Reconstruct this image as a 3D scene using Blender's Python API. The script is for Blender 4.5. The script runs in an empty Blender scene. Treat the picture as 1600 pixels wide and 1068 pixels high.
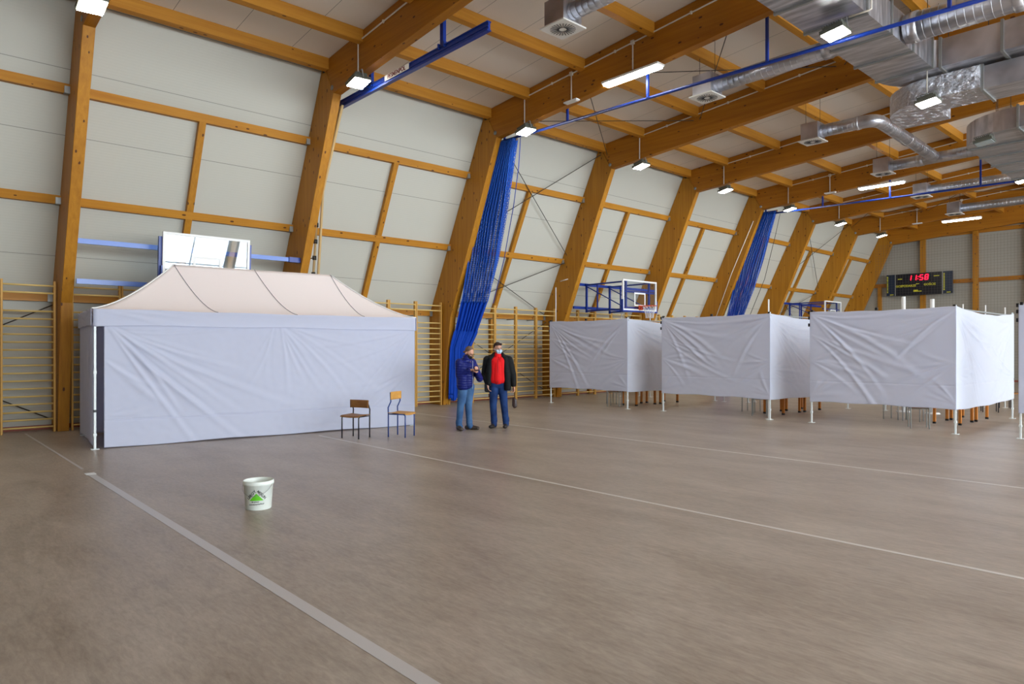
import bpy, bmesh, math, random
from mathutils import Vector, Matrix, Euler, noise
random.seed(7)
# ---------------------------------------------------------------- camera / world / exposure
SC = bpy.context.scene
COL = SC.collection
YAW = 0.8334
cam_d = bpy.data.cameras.new('camera'); cam = bpy.data.objects.new('camera', cam_d); COL.objects.link(cam)
cam.location = (0, 0, 1.7); cam.rotation_euler = (math.pi/2, 0, YAW)
cam_d.sensor_width = 36; cam_d.lens = 36*1075/1600; cam_d.shift_y = 9.2/1600
cam_d.clip_end = 300
SC.camera = cam
SC.view_settings.view_transform = 'Standard'; SC.view_settings.look = 'None'
SC.view_settings.exposure = 1.74; SC.view_settings.gamma = 1; SC.view_settings.use_curve_mapping = False
W = bpy.data.worlds.new('overcast_sky'); SC.world = W; W.use_nodes = True
wn = W.node_tree.nodes; bg = wn['Background']
bg.inputs[0].default_value = (0.86, 0.93, 1.0, 1); bg.inputs[1].default_value = 5.4

F = lambda k: 2.5656 + 4.851*(k-1)          # near face of timber frame k
YF, YB = -9.6, F(9)+0.35                     # hall ends
WX = 17.26
def roof_z(x): return 9.50 - abs(x)*0.0855
def wall_x(z): return -WX if z <= 2.7 else -WX + (z-2.7)*(2.64/5.55)     # inner skin of the left wall
# daylight portals (sampling aids of the sky at the real window openings of the right wall)
for k in range(0, 8):
    y = F(k)+2.42
    ld = bpy.data.lights.new('daylight', 'AREA'); ld.shape = 'RECTANGLE'; ld.size = 7.4; ld.size_y = 4.6
    ld.cycles.is_portal = True
    lo = bpy.data.objects.new('daylight', ld); COL.objects.link(lo)
    lo.location = (16.45, y, 4.55); lo.rotation_euler = (0, math.radians(69), 0)

# ---------------------------------------------------------------- helpers
def tag(o, label=None, cat=None, group=None, kind=None):
    if label: o['label'] = label
    if cat: o['category'] = cat
    if group: o['group'] = group
    if kind: o['kind'] = kind
    return o
def empty(name, loc, rz=0, label=None, cat=None, group=None):
    o = bpy.data.objects.new(name, None); COL.objects.link(o); o.empty_display_size = .1
    o.location = loc; o.rotation_euler = (0, 0, rz)
    return tag(o, label, cat, group)
class MB:
    def __init__(s): s.v = []; s.f = []; s.m = []; s.uv = None; s.sm = []
    def add(s, vs, fs, mi=0, smooth=False):
        b = len(s.v); s.v += [tuple(v) for v in vs]; s.f += [tuple(i+b for i in f) for f in fs]
        s.m += [mi]*len(fs); s.sm += [smooth]*len(fs); return s
    def box(s, c, d, rot=None, mi=0):
        x, y, z = [k/2 for k in d]
        vs = [Vector(p) for p in ((-x,-y,-z),(x,-y,-z),(x,y,-z),(-x,y,-z),(-x,-y,z),(x,-y,z),(x,y,z),(-x,y,z))]
        if rot is not None: vs = [rot @ p for p in vs]
        c = Vector(c)
        return s.add([p+c for p in vs], [(0,3,2,1),(4,5,6,7),(0,1,5,4),(1,2,6,5),(2,3,7,6),(3,0,4,7)], mi)
    def bb(s, a, b, mi=0):
        return s.box([(p+q)/2 for p, q in zip(a, b)], [abs(q-p) for p, q in zip(a, b)], None, mi)
    def bar(s, a, b, w, h, mi=0, up=(0,0,1)):
        a, b = Vector(a), Vector(b); t = b-a; L = t.length; t.normalize(); u = Vector(up)
        if abs(t.dot(u)) > .98: u = Vector((1,0,0))
        sd = t.cross(u).normalized(); u = sd.cross(t)
        R = Matrix((t, sd, u)).transposed()
        return s.box((a+b)/2, (L, w, h), R, mi)
    def tube(s, pts, r, n=8, mi=0, caps=True, rs=None):
        pts = [Vector(p) for p in pts]; rs = rs or [r]*len(pts); vs = []; fs = []
        t0 = (pts[1]-pts[0]).normalized(); u = Vector((0,0,1)) if abs(t0.z) < .9 else Vector((1,0,0))
        nrm = t0.cross(u).normalized()
        for i, p in enumerate(pts):
            if i == 0: t = t0
            elif i == len(pts)-1: t = (pts[i]-pts[i-1]).normalized()
            else: t = ((pts[i+1]-p).normalized()+(p-pts[i-1]).normalized()).normalized()
            nrm = (nrm - t*nrm.dot(t)).normalized(); bn = t.cross(nrm)
            for k in range(n):
                a = 2*math.pi*k/n; vs.append(p + (nrm*math.cos(a)+bn*math.sin(a))*rs[i])
        for i in range(len(pts)-1):
            for k in range(n):
                a, b = i*n+k, i*n+(k+1) % n; fs.append((a, b, b+n, a+n))
        if caps: fs += [tuple(range(n-1, -1, -1)), tuple(range((len(pts)-1)*n, len(pts)*n))]
        return s.add(vs, fs, mi, n > 5)
    def prism(s, poly, axis, a, b, mi=0):
        """poly in the two other axes (order x,y,z without axis)"""
        def P(q, t):
            q = list(q); q.insert(axis, t); return q
        n = len(poly); vs = [P(q, a) for q in poly]+[P(q, b) for q in poly]
        fs = [tuple(range(n)), tuple(range(2*n-1, n-1, -1))]+[(i, i+n, (i+1) % n+n, (i+1) % n) for i in range(n)]
        return s.add(vs, fs, mi)
    def lathe(s, prof, c=(0,0,0), n=24, mi=0, sx=1, sy=1):
        vs = []; fs = []; c = Vector(c)
        for r, z in prof:
            for k in range(n):
                a = 2*math.pi*k/n; vs.append(c+Vector((r*math.cos(a)*sx, r*math.sin(a)*sy, z)))
        for i in range(len(prof)-1):
            for k in range(n):
                a, b = i*n+k, i*n+(k+1) % n; fs.append((a, b, b+n, a+n))
        return s.add(vs, fs, mi, True)
    def grid(s, fn, nu, nv, mi=0, uvf=None):
        vs = [fn(i/nu, j/nv) for j in range(nv+1) for i in range(nu+1)]
        fs = [(j*(nu+1)+i, j*(nu+1)+i+1, (j+1)*(nu+1)+i+1, (j+1)*(nu+1)+i) for j in range(nv) for i in range(nu)]
        return s.add(vs, fs, mi, True)
    def build(s, name, mats, parent=None, bevel=0, fix=True, solid=0, loc=None):
        me = bpy.data.meshes.new(name); me.from_pydata(s.v, [], s.f); 
        if not isinstance(mats, (list, tuple)): mats = [mats]
        for m in mats: me.materials.append(m)
        me.polygons.foreach_set('material_index', s.m); me.polygons.foreach_set('use_smooth', s.sm)
        if fix:
            bm = bmesh.new(); bm.from_mesh(me); bmesh.ops.recalc_face_normals(bm, faces=bm.faces); bm.to_mesh(me); bm.free()
        me.update()
        o = bpy.data.objects.new(name, me); COL.objects.link(o)
        if parent: o.parent = parent
        if loc: o.location = loc
        if bevel:
            b = o.modifiers.new('bevel', 'BEVEL'); b.width = bevel; b.segments = 2; b.limit_method = 'ANGLE'
        if solid:
            b = o.modifiers.new('solid', 'SOLIDIFY'); b.thickness = solid; b.offset = 0
        return o
def origin_to(o, loc):
    """move a mesh object's origin to loc without moving its shape"""
    o.data.transform(Matrix.Translation(-Vector(loc))); o.location = loc
def copy_tree(o, parent=None):
    c = o.copy(); COL.objects.link(c); c.parent = parent
    for ch in [x for x in o.children]: copy_tree(ch, c)
    return c

# ---------------------------------------------------------------- materials
def S(r, g, b):
    f = lambda c: (c/255/12.92) if c/255 <= .04045 else ((c/255+.055)/1.055)**2.4
    return (f(r), f(g), f(b), 1)
def mat(name, col, rough=.5, metal=0, spec=.5, emit=None, es=0, **k):
    m = bpy.data.materials.new(name); m.use_nodes = True; b = m.node_tree.nodes['Principled BSDF']
    b.inputs['Base Color'].default_value = col; b.inputs['Roughness'].default_value = rough
    b.inputs['Metallic'].default_value = metal; b.inputs['Specular IOR Level'].default_value = spec
    if emit: b.inputs['Emission Color'].default_value = emit; b.inputs['Emission Strength'].default_value = es
    return m
class NT:
    def __init__(s, m): s.m = m; s.t = m.node_tree; s.n = s.t.nodes; s.l = s.t.links; s.b = s.n['Principled BSDF']
    def coord(s, scale=(1,1,1), kind='Object', rot=(0,0,0)):
        c = s.n.new('ShaderNodeTexCoord'); mp = s.n.new('ShaderNodeMapping'); mp.inputs['Scale'].default_value = scale
        mp.inputs['Rotation'].default_value = rot
        s.l.new(c.outputs[kind], mp.inputs[0]); return mp.outputs[0]
    def geo(s, scale=(1,1,1)):
        c = s.n.new('ShaderNodeNewGeometry'); mp = s.n.new('ShaderNodeMapping'); mp.inputs['Scale'].default_value = scale
        s.l.new(c.outputs['Position'], mp.inputs[0]); return mp.outputs[0]
    def noise(s, vec, scale=1, detail=4, rough=.5, dist=0):
        x = s.n.new('ShaderNodeTexNoise'); s.l.new(vec, x.inputs['Vector']); x.inputs['Scale'].default_value = scale
        x.inputs['Detail'].default_value = detail; x.inputs['Roughness'].default_value = rough; x.inputs['Distortion'].default_value = dist
        return x.outputs['Fac']
    def ramp(s, fac, stops):
        x = s.n.new('ShaderNodeValToRGB'); s.l.new(fac, x.inputs[0]); e = x.color_ramp.elements
        while len(e) < len(stops): e.new(.5)
        for a, (p, c) in zip(e, stops): a.position = p; a.color = c
        return x.outputs[0]
    def mix(s, fac, a, b, mode='MIX'):
        x = s.n.new('ShaderNodeMix'); x.data_type = 'RGBA'; x.blend_type = mode
        for sock, v in ((x.inputs[0], fac), (x.inputs[6], a), (x.inputs[7], b)):
            if hasattr(v, 'links'): s.l.new(v, sock)
            else: sock.default_value = v
        return x.outputs[2]
    def math(s, op, a, b=0, c=0):
        x = s.n.new('ShaderNodeMath'); x.operation = op
        for sock, v in zip(x.inputs, (a, b, c)):
            if hasattr(v, 'links'): s.l.new(v, sock)
            else: sock.default_value = v
        return x.outputs[0]
    def sep(s, vec):
        x = s.n.new('ShaderNodeSeparateXYZ'); s.l.new(vec, x.inputs[0]); return x.outputs
    def bump(s, h, strength=.3, dist=.01):
        x = s.n.new('ShaderNodeBump'); s.l.new(h, x.inputs['Height']); x.inputs['Strength'].default_value = strength
        x.inputs['Distance'].default_value = dist; s.l.new(x.outputs[0], s.b.inputs['Normal']); return x
    def col(s, v): s.l.new(v, s.b.inputs['Base Color'])

def wood(name, axis, c1, c2, knots=True):
    m = mat(name, c1, .5, 0, .35); t = NT(m)
    sc = [14, 14, 14]; sc[axis] = .55
    g = t.noise(t.geo(tuple(sc)), 1, 5, .6, .3)
    # lamella tone variation
    sl = [1.2, 1.2, 1.2]; sl[axis] = .35
    l = t.noise(t.geo(tuple(sl)), 1, 2)
    c = t.ramp(g, [(.25, c2), (.75, c1)])
    c = t.mix(t.math('MULTIPLY', l, .5), c, tuple(x*.62 for x in c2[:3])+(1,))
    if knots:
        sk = [9, 9, 9]; sk[axis] = 4.2
        vo = t.n.new('ShaderNodeTexVoronoi'); t.l.new(t.geo(tuple(sk)), vo.inputs['Vector']); vo.inputs['Scale'].default_value = 1
        k = t.math('LESS_THAN', vo.outputs['Distance'], .19)
        gate = t.n.new('ShaderNodeSeparateColor'); t.l.new(vo.outputs['Color'], gate.inputs[0])
        k = t.math('MULTIPLY', k, t.math('LESS_THAN', gate.outputs[0], .30))
        c = t.mix(k, c, S(88, 48, 14))
    t.col(c); return m
OA, OB = S(200, 140, 36), S(166, 106, 18)
M = {}
M['wood_x'] = wood('glulam_along_x', 0, S(190, 126, 26), S(158, 96, 12))
M['wood_y'] = wood('timber_along_y', 1, S(206, 146, 48), S(178, 114, 26))
M['wood_z'] = wood('glulam_upright', 2, OA, OB)
M['bar_wood'] = wood('wall_bar_beech', 1, S(240, 212, 140), S(226, 190, 110), False)
M['upright_wood'] = wood('wall_bar_upright', 2, S(224, 178, 92), S(205, 150, 66), False)
M['leg_wood'] = wood('table_leg_wood', 2, S(205, 130, 50), S(180, 105, 35), False)
M['ply'] = wood('varnished_plywood', 0, S(226, 172, 92), S(205, 146, 66), False)
M['ply_dark'] = wood('worn_plywood', 0, S(160, 112, 56), S(130, 84, 38), False)

def panel(name, base, axis, pitch, off=0, line=.006):
    m = mat(name, base, .55, 0, .3); t = NT(m)
    ax = t.sep(t.geo())[axis]
    fr = t.math('FRACT', t.math('DIVIDE', t.math('ADD', ax, 100+off), pitch))
    ln = t.math('LESS_THAN', fr, line/pitch*2)
    tone = t.noise(t.geo((.5, .5, .5)), 1, 2)
    c = t.mix(t.math('MULTIPLY', tone, .25), base, tuple(x*.86 for x in base[:3])+(1,))
    t.col(t.mix(ln, c, S(140, 138, 130)))
    # micro ribs of the sheet
    rb = t.math('SINE', t.math('MULTIPLY', ax, 125)); t.bump(rb, .12, .002)
    return m
M['wall'] = panel('white_sandwich_panel', S(190, 188, 177), 2, 1.12, .57)
M['ceil'] = panel('roof_sandwich_panel', S(228, 220, 208), 1, 1.213, .2)
M['end'] = panel('end_wall_panel_shaded', S(166, 162, 152), 2, 1.0, .3)  # panel colour lowered to stand in for weaker light at the far end
m = mat('grey_brown_vinyl', S(140, 122, 108), .42, 0, .42); t = NT(m)
a = t.noise(t.geo((.55, 1.5, 1)), 1, 6, .62, .4); b = t.noise(t.geo((3.2, 12, 1)), 1, 5, .65, .3); d = t.noise(t.geo((.12, .12, 1)), 1, 2)
c = t.ramp(a, [(.32, S(124, 107, 92)), (.68, S(182, 169, 156))])
c2 = t.ramp(b, [(.3, S(122, 106, 92)), (.7, S(186, 173, 160))])
c = t.mix(.45, c, c2)
g = t.noise(t.geo((9, 34, 1)), 1, 4, .7, .5); c = t.mix(.2, c, t.ramp(g, [(.32, S(104, 90, 74)), (.68, S(204, 192, 176))]), 'MIX'); t.col(c)
t.l.new(t.ramp(b, [(.3, (.30,)*3+(1,)), (.7, (.44,)*3+(1,))]), t.b.inputs['Roughness'])
t.bump(b, .05, .002); M['floor'] = m
def fabric(name, col, rough=.8, sc=160, transl=0):
    m = mat(name, col, rough, 0, .2); t = NT(m)
    n = t.noise(t.coord((sc, sc, sc)), 1, 2); t.bump(n, .12, .002)
    if transl:
        tr = t.n.new('ShaderNodeBsdfTranslucent'); tr.inputs[0].default_value = col
        mx = t.n.new('ShaderNodeMixShader'); mx.inputs[0].default_value = transl
        t.l.new(t.b.outputs[0], mx.inputs[1]); t.l.new(tr.outputs[0], mx.inputs[2])
        t.l.new(mx.outputs[0], t.n['Material Output'].inputs[0])
    return m
M['tent'] = fabric('white_tent_cloth', S(226, 229, 244), .75, 120, .42)
M['roofcloth'] = fabric('white_tent_roof_cloth', S(250, 240, 238), .75, 120, .25)
M['booth'] = fabric('white_screen_cloth', S(226, 230, 246), .75, 120, .3)
M['booth_lit_side'] = fabric('white_screen_cloth_lit_side', S(238, 241, 250), .75, 120, .62)  # same booth cloth, colour lifted and more translucent so side faces look brighter lit
M['steel'] = mat('white_painted_steel', S(225, 232, 232), .35, 0, .5)
M['grey'] = mat('galvanised_plate', S(150, 152, 150), .45, .6)
M['dark'] = mat('black_plastic', S(22, 22, 26), .45)
M['wire'] = mat('dark_steel_cable', S(70, 66, 60), .5, .5)
M['conduit'] = mat('pvc_conduit', S(214, 206, 192), .5)
M['blue'] = mat('blue_powder_coat', S(12, 50, 140), .35, 0, .5)
M['bluelight'] = mat('blue_rail_enamel', S(72, 112, 196), .3, 0, .6)
M['bluecloth'] = fabric('blue_curtain_cloth', S(8, 62, 168), .7, 80)
m = mat('duct_sheet_metal', S(190, 192, 198), .32, .85); t = NT(m)
n = t.noise(t.geo((1.5, 9, 1.5)), 1, 3, .5, .2); t.col(t.ramp(n, [(.35, S(168, 170, 178)), (.65, S(214, 214, 220))]))
t.l.new(t.ramp(n, [(.3, (.28,)*3+(1,)), (.7, (.45,)*3+(1,))]), t.b.inputs['Roughness']); M['duct'] = m
m = mat('aluminium_foil_wrap', S(205, 206, 214), .25, .9); t = NT(m); n = t.noise(t.geo((6, 6, 6)), 1, 5, .7, 1.2); t.bump(n, 1, .12); M['foil'] = m
M['lampbody'] = mat('grey_lamp_housing', S(96, 98, 88), .5, .3)
M['lamp'] = mat('led_floodlight_glow', (1, 1, 1, 1), .5, emit=(1, .97, .88, 1), es=30)
M['tube'] = mat('fluorescent_glow', (1, 1, 1, 1), .5, emit=(1, 1, .96, 1), es=9)
M['lens_off'] = mat('unlit_lamp_lens', S(150, 160, 160), .2)
M['white'] = mat('white_enamel', S(232, 232, 230), .4)
M['diff'] = mat('diffuser_plate_white', S(224, 222, 216), .45)
M['slot'] = mat('diffuser_slot_shadow', S(58, 58, 60), .6)
M['line'] = mat('white_floor_marking', S(208, 203, 198), .4)
M['tape'] = mat('clear_grey_tape', S(190, 186, 186), .35)
M['tapewhite'] = mat('white_tape', S(232, 234, 236), .4)
M['redbase'] = mat('red_skirting', S(150, 78, 62), .6)
M['orange'] = mat('orange_hoop', S(210, 78, 40), .4)
M['netw'] = mat('white_cord', S(226, 226, 226), .7)
M['netg'] = mat('grey_net_cord', S(96, 92, 84), .7)
M['rope'] = mat('tan_rope', S(190, 160, 110), .8)
def netmat():
    m = mat('blue_netting', S(10, 84, 190), .6); t = NT(m)
    uv = t.n.new('ShaderNodeTexCoord').outputs['UV']; x, y, z = t.sep(uv)
    p = t.math('ABSOLUTE', t.math('SINE', t.math('ADD', t.math('MULTIPLY', x, 34), t.math('MULTIPLY', y, 26))))
    q = t.math('ABSOLUTE', t.math('SINE', t.math('SUBTRACT', t.math('MULTIPLY', x, 34), t.math('MULTIPLY', y, 26))))
    hole = t.math('GREATER_THAN', t.math('MINIMUM', p, q), .56)
    tr = t.n.new('ShaderNodeBsdfTransparent'); mx = t.n.new('ShaderNodeMixShader'); t.l.new(hole, mx.inputs[0])
    t.l.new(t.b.outputs[0], mx.inputs[1]); t.l.new(tr.outputs[0], mx.inputs[2]); t.l.new(mx.outputs[0], t.n['Material Output'].inputs[0])
    return m
M['net'] = netmat()
def glass(name, tint, refl=1.0):
    m = bpy.data.materials.new(name); m.use_nodes = True; n = m.node_tree.nodes; l = m.node_tree.links; n.remove(n['Principled BSDF'])
    tr = n.new('ShaderNodeBsdfTransparent'); tr.inputs[0].default_value = tint
    gl = n.new('ShaderNodeBsdfGlossy'); gl.inputs['Roughness'].default_value = .015
    lw = n.new('ShaderNodeLayerWeight'); lw.inputs[0].default_value = .5
    pw = n.new('ShaderNodeMath'); pw.operation = 'POWER'; pw.inputs[1].default_value = 5; l.new(lw.outputs['Facing'], pw.inputs[0])
    fr = n.new('ShaderNodeMath'); fr.operation = 'MULTIPLY_ADD'; fr.inputs[1].default_value = .95; fr.inputs[2].default_value = .05; l.new(pw.outputs[0], fr.inputs[0])
    mu = n.new('ShaderNodeMath'); mu.operation = 'MULTIPLY'; mu.inputs[1].default_value = refl; mu.use_clamp = True; l.new(fr.outputs[0], mu.inputs[0])
    mx = n.new('ShaderNodeMixShader'); l.new(mu.outputs[0], mx.inputs[0]); l.new(tr.outputs[0], mx.inputs[1]); l.new(gl.outputs[0], mx.inputs[2])
    l.new(mx.outputs[0], n['Material Output'].inputs[0]); return m
M['pane'] = glass('window_glass', (.93, .96, .96, 1))
M['board'] = glass('backboard_glass', (.75, .82, .88, 1), 1.7)
M['board2'] = glass('backboard_glass_clear', (.88, .92, .97, 1), 1.0)

# ---------------------------------------------------------------- hall shell
def struct(o): o['kind'] = 'structure'; return o
def slab(name, pts, mm, th):
    """quad with thickness th along its outward normal (pts ordered so that normal points out)"""
    a, b, c, d = [Vector(p) for p in pts]; n = (b-a).cross(d-a).normalized()*th
    mb = MB(); vs = [a, b, c, d, a+n, b+n, c+n, d+n]
    mb.add(vs, [(0,1,2,3),(7,6,5,4),(0,4,5,1),(1,5,6,2),(2,6,7,3),(3,7,4,0)])
    return struct(mb.build(name, mm))
struct(MB().bb((-WX-.2, YF-.2, -.2), (WX+.2, YB+.2, 0)).build('floor', M['floor']))
mb = MB()
mb.add([(-WX, YF, 0), (-WX, YB, 0), (-WX, YB, 2.7), (-WX, YF, 2.7), (-14.62, YB, 8.27), (-14.62, YF, 8.27),
        (-WX-.15, YF, 0), (-WX-.15, YB, 0), (-WX-.15, YB, 2.74), (-WX-.15, YF, 2.74), (-14.76, YB, 8.36), (-14.76, YF, 8.36)],
       [(0,1,2,3),(3,2,4,5),(7,6,9,8),(8,9,11,10),(0,6,7,1),(5,4,10,11),(0,3,9,6),(3,5,11,9),(1,7,8,2),(2,8,10,4)])
struct(mb.build('wall_left', M['wall']))
mb = MB()
e = roof_z(14.62)
mb.prism([(-14.8, roof_z(14.8)), (0, 9.5), (14.8, roof_z(14.8)), (14.8, roof_z(14.8)+.2), (0, 9.7), (-14.8, roof_z(14.8)+.2)], 1, YF-.1, YB+.1)
struct(mb.build('ceiling', M['ceil']))
end_poly = [(-WX, 0), (-WX, 2.7), (-14.62, roof_z(14.62)), (0, 9.5), (14.62, roof_z(14.62)), (WX, 2.7), (WX, 0)]
struct(MB().prism(end_poly, 1, YB, YB+.15).build('wall_back', M['end']))
struct(MB().prism(end_poly, 1, YF-.15, YF).build('wall_front', M['end']))
# right wall: low sill wall, slanting glazed bays above
def rx(z): return -wall_x(z)
mb = MB()
mb.prism([(WX, 0), (WX+.15, 0), (WX+.15, 1.0), (WX, 1.0)], 1, YF, YB)
mb.prism([(rx(7.95), 7.95), (rx(7.95)+.15, 7.95), (14.76, 8.4), (14.62, 8.25)], 1, YF, YB)
for k in range(-1, 10):
    y0 = F(k)-.1; y1 = F(k)+.3
    mb.prism([(WX, 1.0), (WX+.15, 1.0), (WX+.15, 2.7), (rx(7.95)+.15, 7.95), (rx(7.95), 7.95), (WX, 2.7)], 1, y0, y1)
struct(mb.build('wall_right', M['wall']))
mb = MB(); mb.prism([(WX, 1.0), (WX+.15, 1.0), (WX+.15, 2.7), (rx(7.95)+.15, 7.95), (rx(7.95), 7.95), (WX, 2.7)], 1, YF, F(0)-.1); o = mb.build('wall_right', M['wall']); struct(o)  # unseen bays closed off solid so less daylight reaches the near floor
mb = MB(); mb.prism([(WX, 1.0), (WX+.15, 1.0), (WX+.15, 2.7), (rx(7.95)+.15, 7.95), (rx(7.95), 7.95), (WX, 2.7)], 1, F(8)+.3, YB); struct(mb.build('wall_right', M['wall']))  # unseen last bay left unglazed to keep daylight off the end wall
for i, k in enumerate(range(0, 8)):
    y0, y1 = max(F(k)+.3, YF), F(k+1)-.1
    w = empty('window_%d' % (i+1), (WX, (y0+y1)/2, 1.0)); struct(w)
    fr = MB(); pn = MB(); ym = (y0+y1)/2; o = Vector((WX, ym, 1.0))
    prof = [(WX, 1.0), (WX, 2.7), (rx(4.65), 4.65), (rx(6.6), 6.6), (rx(7.95), 7.95)]
    for j, (x, z) in enumerate(prof): fr.bar(Vector((x+.05, y0, z))-o, Vector((x+.05, y1, z))-o, .07, .07)
    for yy in (y0+.03, ym, y1-.03):
        for a, b in zip(prof[:-1], prof[1:]): fr.bar(Vector((a[0]+.05, yy, a[1]))-o, Vector((b[0]+.05, yy, b[1]))-o, .06, .07, up=(1,0,0))
    for a, b in zip(prof[:-1], prof[1:]):
        pn.add([Vector(p)-o for p in ((a[0]+.06, y0, a[1]), (a[0]+.06, y1, a[1]), (b[0]+.06, y1, b[1]), (b[0]+.06, y0, b[1]))], [(0,1,2,3)])
    struct(fr.build('window_frame', M['blue'], w)); struct(pn.build('pane', M['pane'], w))
# red-brown skirting
struct(MB().bb((-WX, YF, 0), (-WX+.03, YB, .09)).build('baseboard_left', M['redbase']))
struct(MB().bb((-WX, YB-.03, 0), (WX, YB, .09)).build('baseboard_back', M['redbase']))
TRIM = [0]
def trim(mb, mm, bevel=0):
    TRIM[0] += 1; return struct(mb.build('trim_%d' % TRIM[0], mm, bevel=bevel))
# roof purlins, wall girts and posts, one object per beam
PX = [-14.42, -12.9, -11.0, -9.0, -7.0, -5.0, -3.0, -1.0]
for k in range(0, 9):
    y0, y1 = F(k)+.2, F(k+1)
    for x in PX:
        zt = roof_z(x); mb = MB(); mb.prism([(x-.07, roof_z(x-.07)), (x+.07, roof_z(x+.07)), (x+.07, zt-.25), (x-.07, zt-.27)], 1, y0, y1); trim(mb, M['wood_y'])
    for z in (2.75, 4.65, 6.6):
        x = wall_x(z); sl = 2.64/5.55 if z > 2.8 else 0; h = .08
        mb = MB(); mb.prism([(x-h*sl+.005, z-h), (x-h*sl+.12, z-h), (x+h*sl+.12, z+h), (x+h*sl+.005, z+h)], 1, y0, y1); trim(mb, M['wood_y'])
    ym = F(k)+2.43
    if k >= 0:
        mb = MB(); g = 2.64/5.55
        for (za, zb) in ((2.83, 4.57), (4.73, 6.52)):
            mb2 = MB(); xa, xb = wall_x(za), wall_x(zb); mb2.prism([(xa+.005, za), (xa+.13, za), (xb+.13, zb), (xb+.005, zb)], 1, ym-.07, ym+.07); trim(mb2, M['wood_z'])
        mb2 = MB(); mb2.bb((-WX+.005, ym-.07, 0), (-WX+.13, ym+.07, 2.67)); trim(mb2, M['wood_z'])
for sx in (1,):
    for k in range(0, 9):
        for x in PX:
            zt = roof_z(x); x = -x; mb = MB(); mb.prism([(x-.07, roof_z(x-.07)), (x+.07, roof_z(x+.07)), (x+.07, zt-.27), (x-.07, zt-.25)], 1, F(k)+.2, F(k+1)); trim(mb, M['wood_y'])
# end wall timber
ye = YB
for x, z0, z1 in ((-12.64, 0, roof_z(12.64)), (-10.2, 0, roof_z(10.2)), (-8.0, 0, roof_z(8)), (-5.4, 0, roof_z(5.4)), (-2.6, 0, roof_z(2.6))):
    trim(MB().bb((x-.12, ye-.2, z0), (x+.12, ye, z1-.03)), M['wood_z'])
trim(MB().bb((-14.95, ye-.12, 0), (-14.75, ye, 5.1)), M['wood_z'])
for xa, xb, z in ((-16.0, -12.76, 5.2), (-12.52, -10.32, 5.2), (-10.08, -8.12, 5.2), (-7.88, -5.52, 5.2), (-5.28, -2.72, 5.2), (-12.52, -10.32, 7.72), (-10.08, -8.12, 7.72), (-7.88, -5.52, 7.72), (-5.28, -2.72, 7.72)):
    trim(MB().bb((xa, ye-.12, z-.1), (xb, ye, z+.1)), M['wood_x'])
# floor markings
LN = [('tape', 2.03, -16.6, -11.2, .035), ('tape', 2.03, -10.6, -1.5, .09), ('line', 6.2, -12.4, 2, .05), ('line', 10.2, -16.2, 6, .05)]
for mm, y, x0, x1, w in LN:
    tr = struct(MB().bb((x0, y-w/2, 0), (x1, y+w/2, .002)).build('trim_%d' % (TRIM[0]+1), M[mm])); TRIM[0] += 1
tag(MB().bb((-10.78, 1.97, .002), (-10.62, 2.09, .005)).build('tape_patch', M['tapewhite']), 'short bright white patch of tape on the floor line left of the bucket', 'tape')

# ---------------------------------------------------------------- timber portal frames
ORD = ['nearest', 'second nearest', 'third', 'fourth', 'fifth', 'sixth', 'seventh', 'eighth', 'ninth']
FL = {-1: None, 0: None,
 1: 'nearest slanting timber frame, its column rising at the left behind the tent',
 2: 'timber frame whose column rises behind the right part of the tent roof',
 3: 'timber frame whose column stands directly left of the nearer blue curtain',
 4: 'timber frame whose column rises left of the orange rimmed hoop',
 5: 'timber frame whose column stands directly behind the hoop with the orange rim',
 6: 'timber frame whose column stands directly left of the farther blue curtain',
 7: 'timber frame whose column stands right of the farther blue curtain',
 8: 'last free standing timber frame before the end wall, behind the farthest hoop',
 9: 'timber frame standing against the end wall beside the scoreboard'}
def frame(k):
    y = F(k); t = empty('timber_frame', (-16.9, y, 0), 0, FL.get(k) or 'timber portal frame behind the camera side of the hall', 'timber frame', 'glued timber portal frames')
    o = Vector((-16.9, y, 0))
    def pr(poly, nm, mm, th=.2, dy=0):
        mb = MB(); mb.prism([(a+16.9, b) for a, b in poly], 1, dy, dy+th); return mb.build(nm, mm, t, bevel=.008)
    col = [(-WX+.002, 0), (-16.55, 0), (-16.2, 2.6), (-14.13, 7.42), (-14.62, 8.24), (-WX+.002, 2.7)]
    raf = [(-14.13, 7.42), (-.004, 8.53), (-.004, 9.49), (-14.6, 8.245)]
    pr(col, 'column', M['wood_z']); pr(raf, 'rafter', M['wood_x'])
    pr([(-a, b) for a, b in raf], 'rafter', M['wood_x']); pr([(-a, b) for a, b in col], 'column', M['wood_z'])
    mb = MB(); mb.tube([(16.9-14.18, -.014, 7.55), (16.9-14.18, .001, 7.55)], .055, 14)
    mb.build('bolt_plate', M['grey'], t)
    mb = MB(); mb.bb((16.9-14.62, -.012, 8.0), (16.9-14.42, .001, 8.2)); mb.build('eave_bracket', M['dark'], t)
    for z in (2.75, 4.65, 6.6):
        x = wall_x(z)+16.9; mb = MB(); mb.bb((x+.02, -.09, z-.09), (x+.14, -.0005, z+.09)); mb.build('girt_hanger', M['grey'], t)
    return t
for k in range(0, 10): frame(k)

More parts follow.
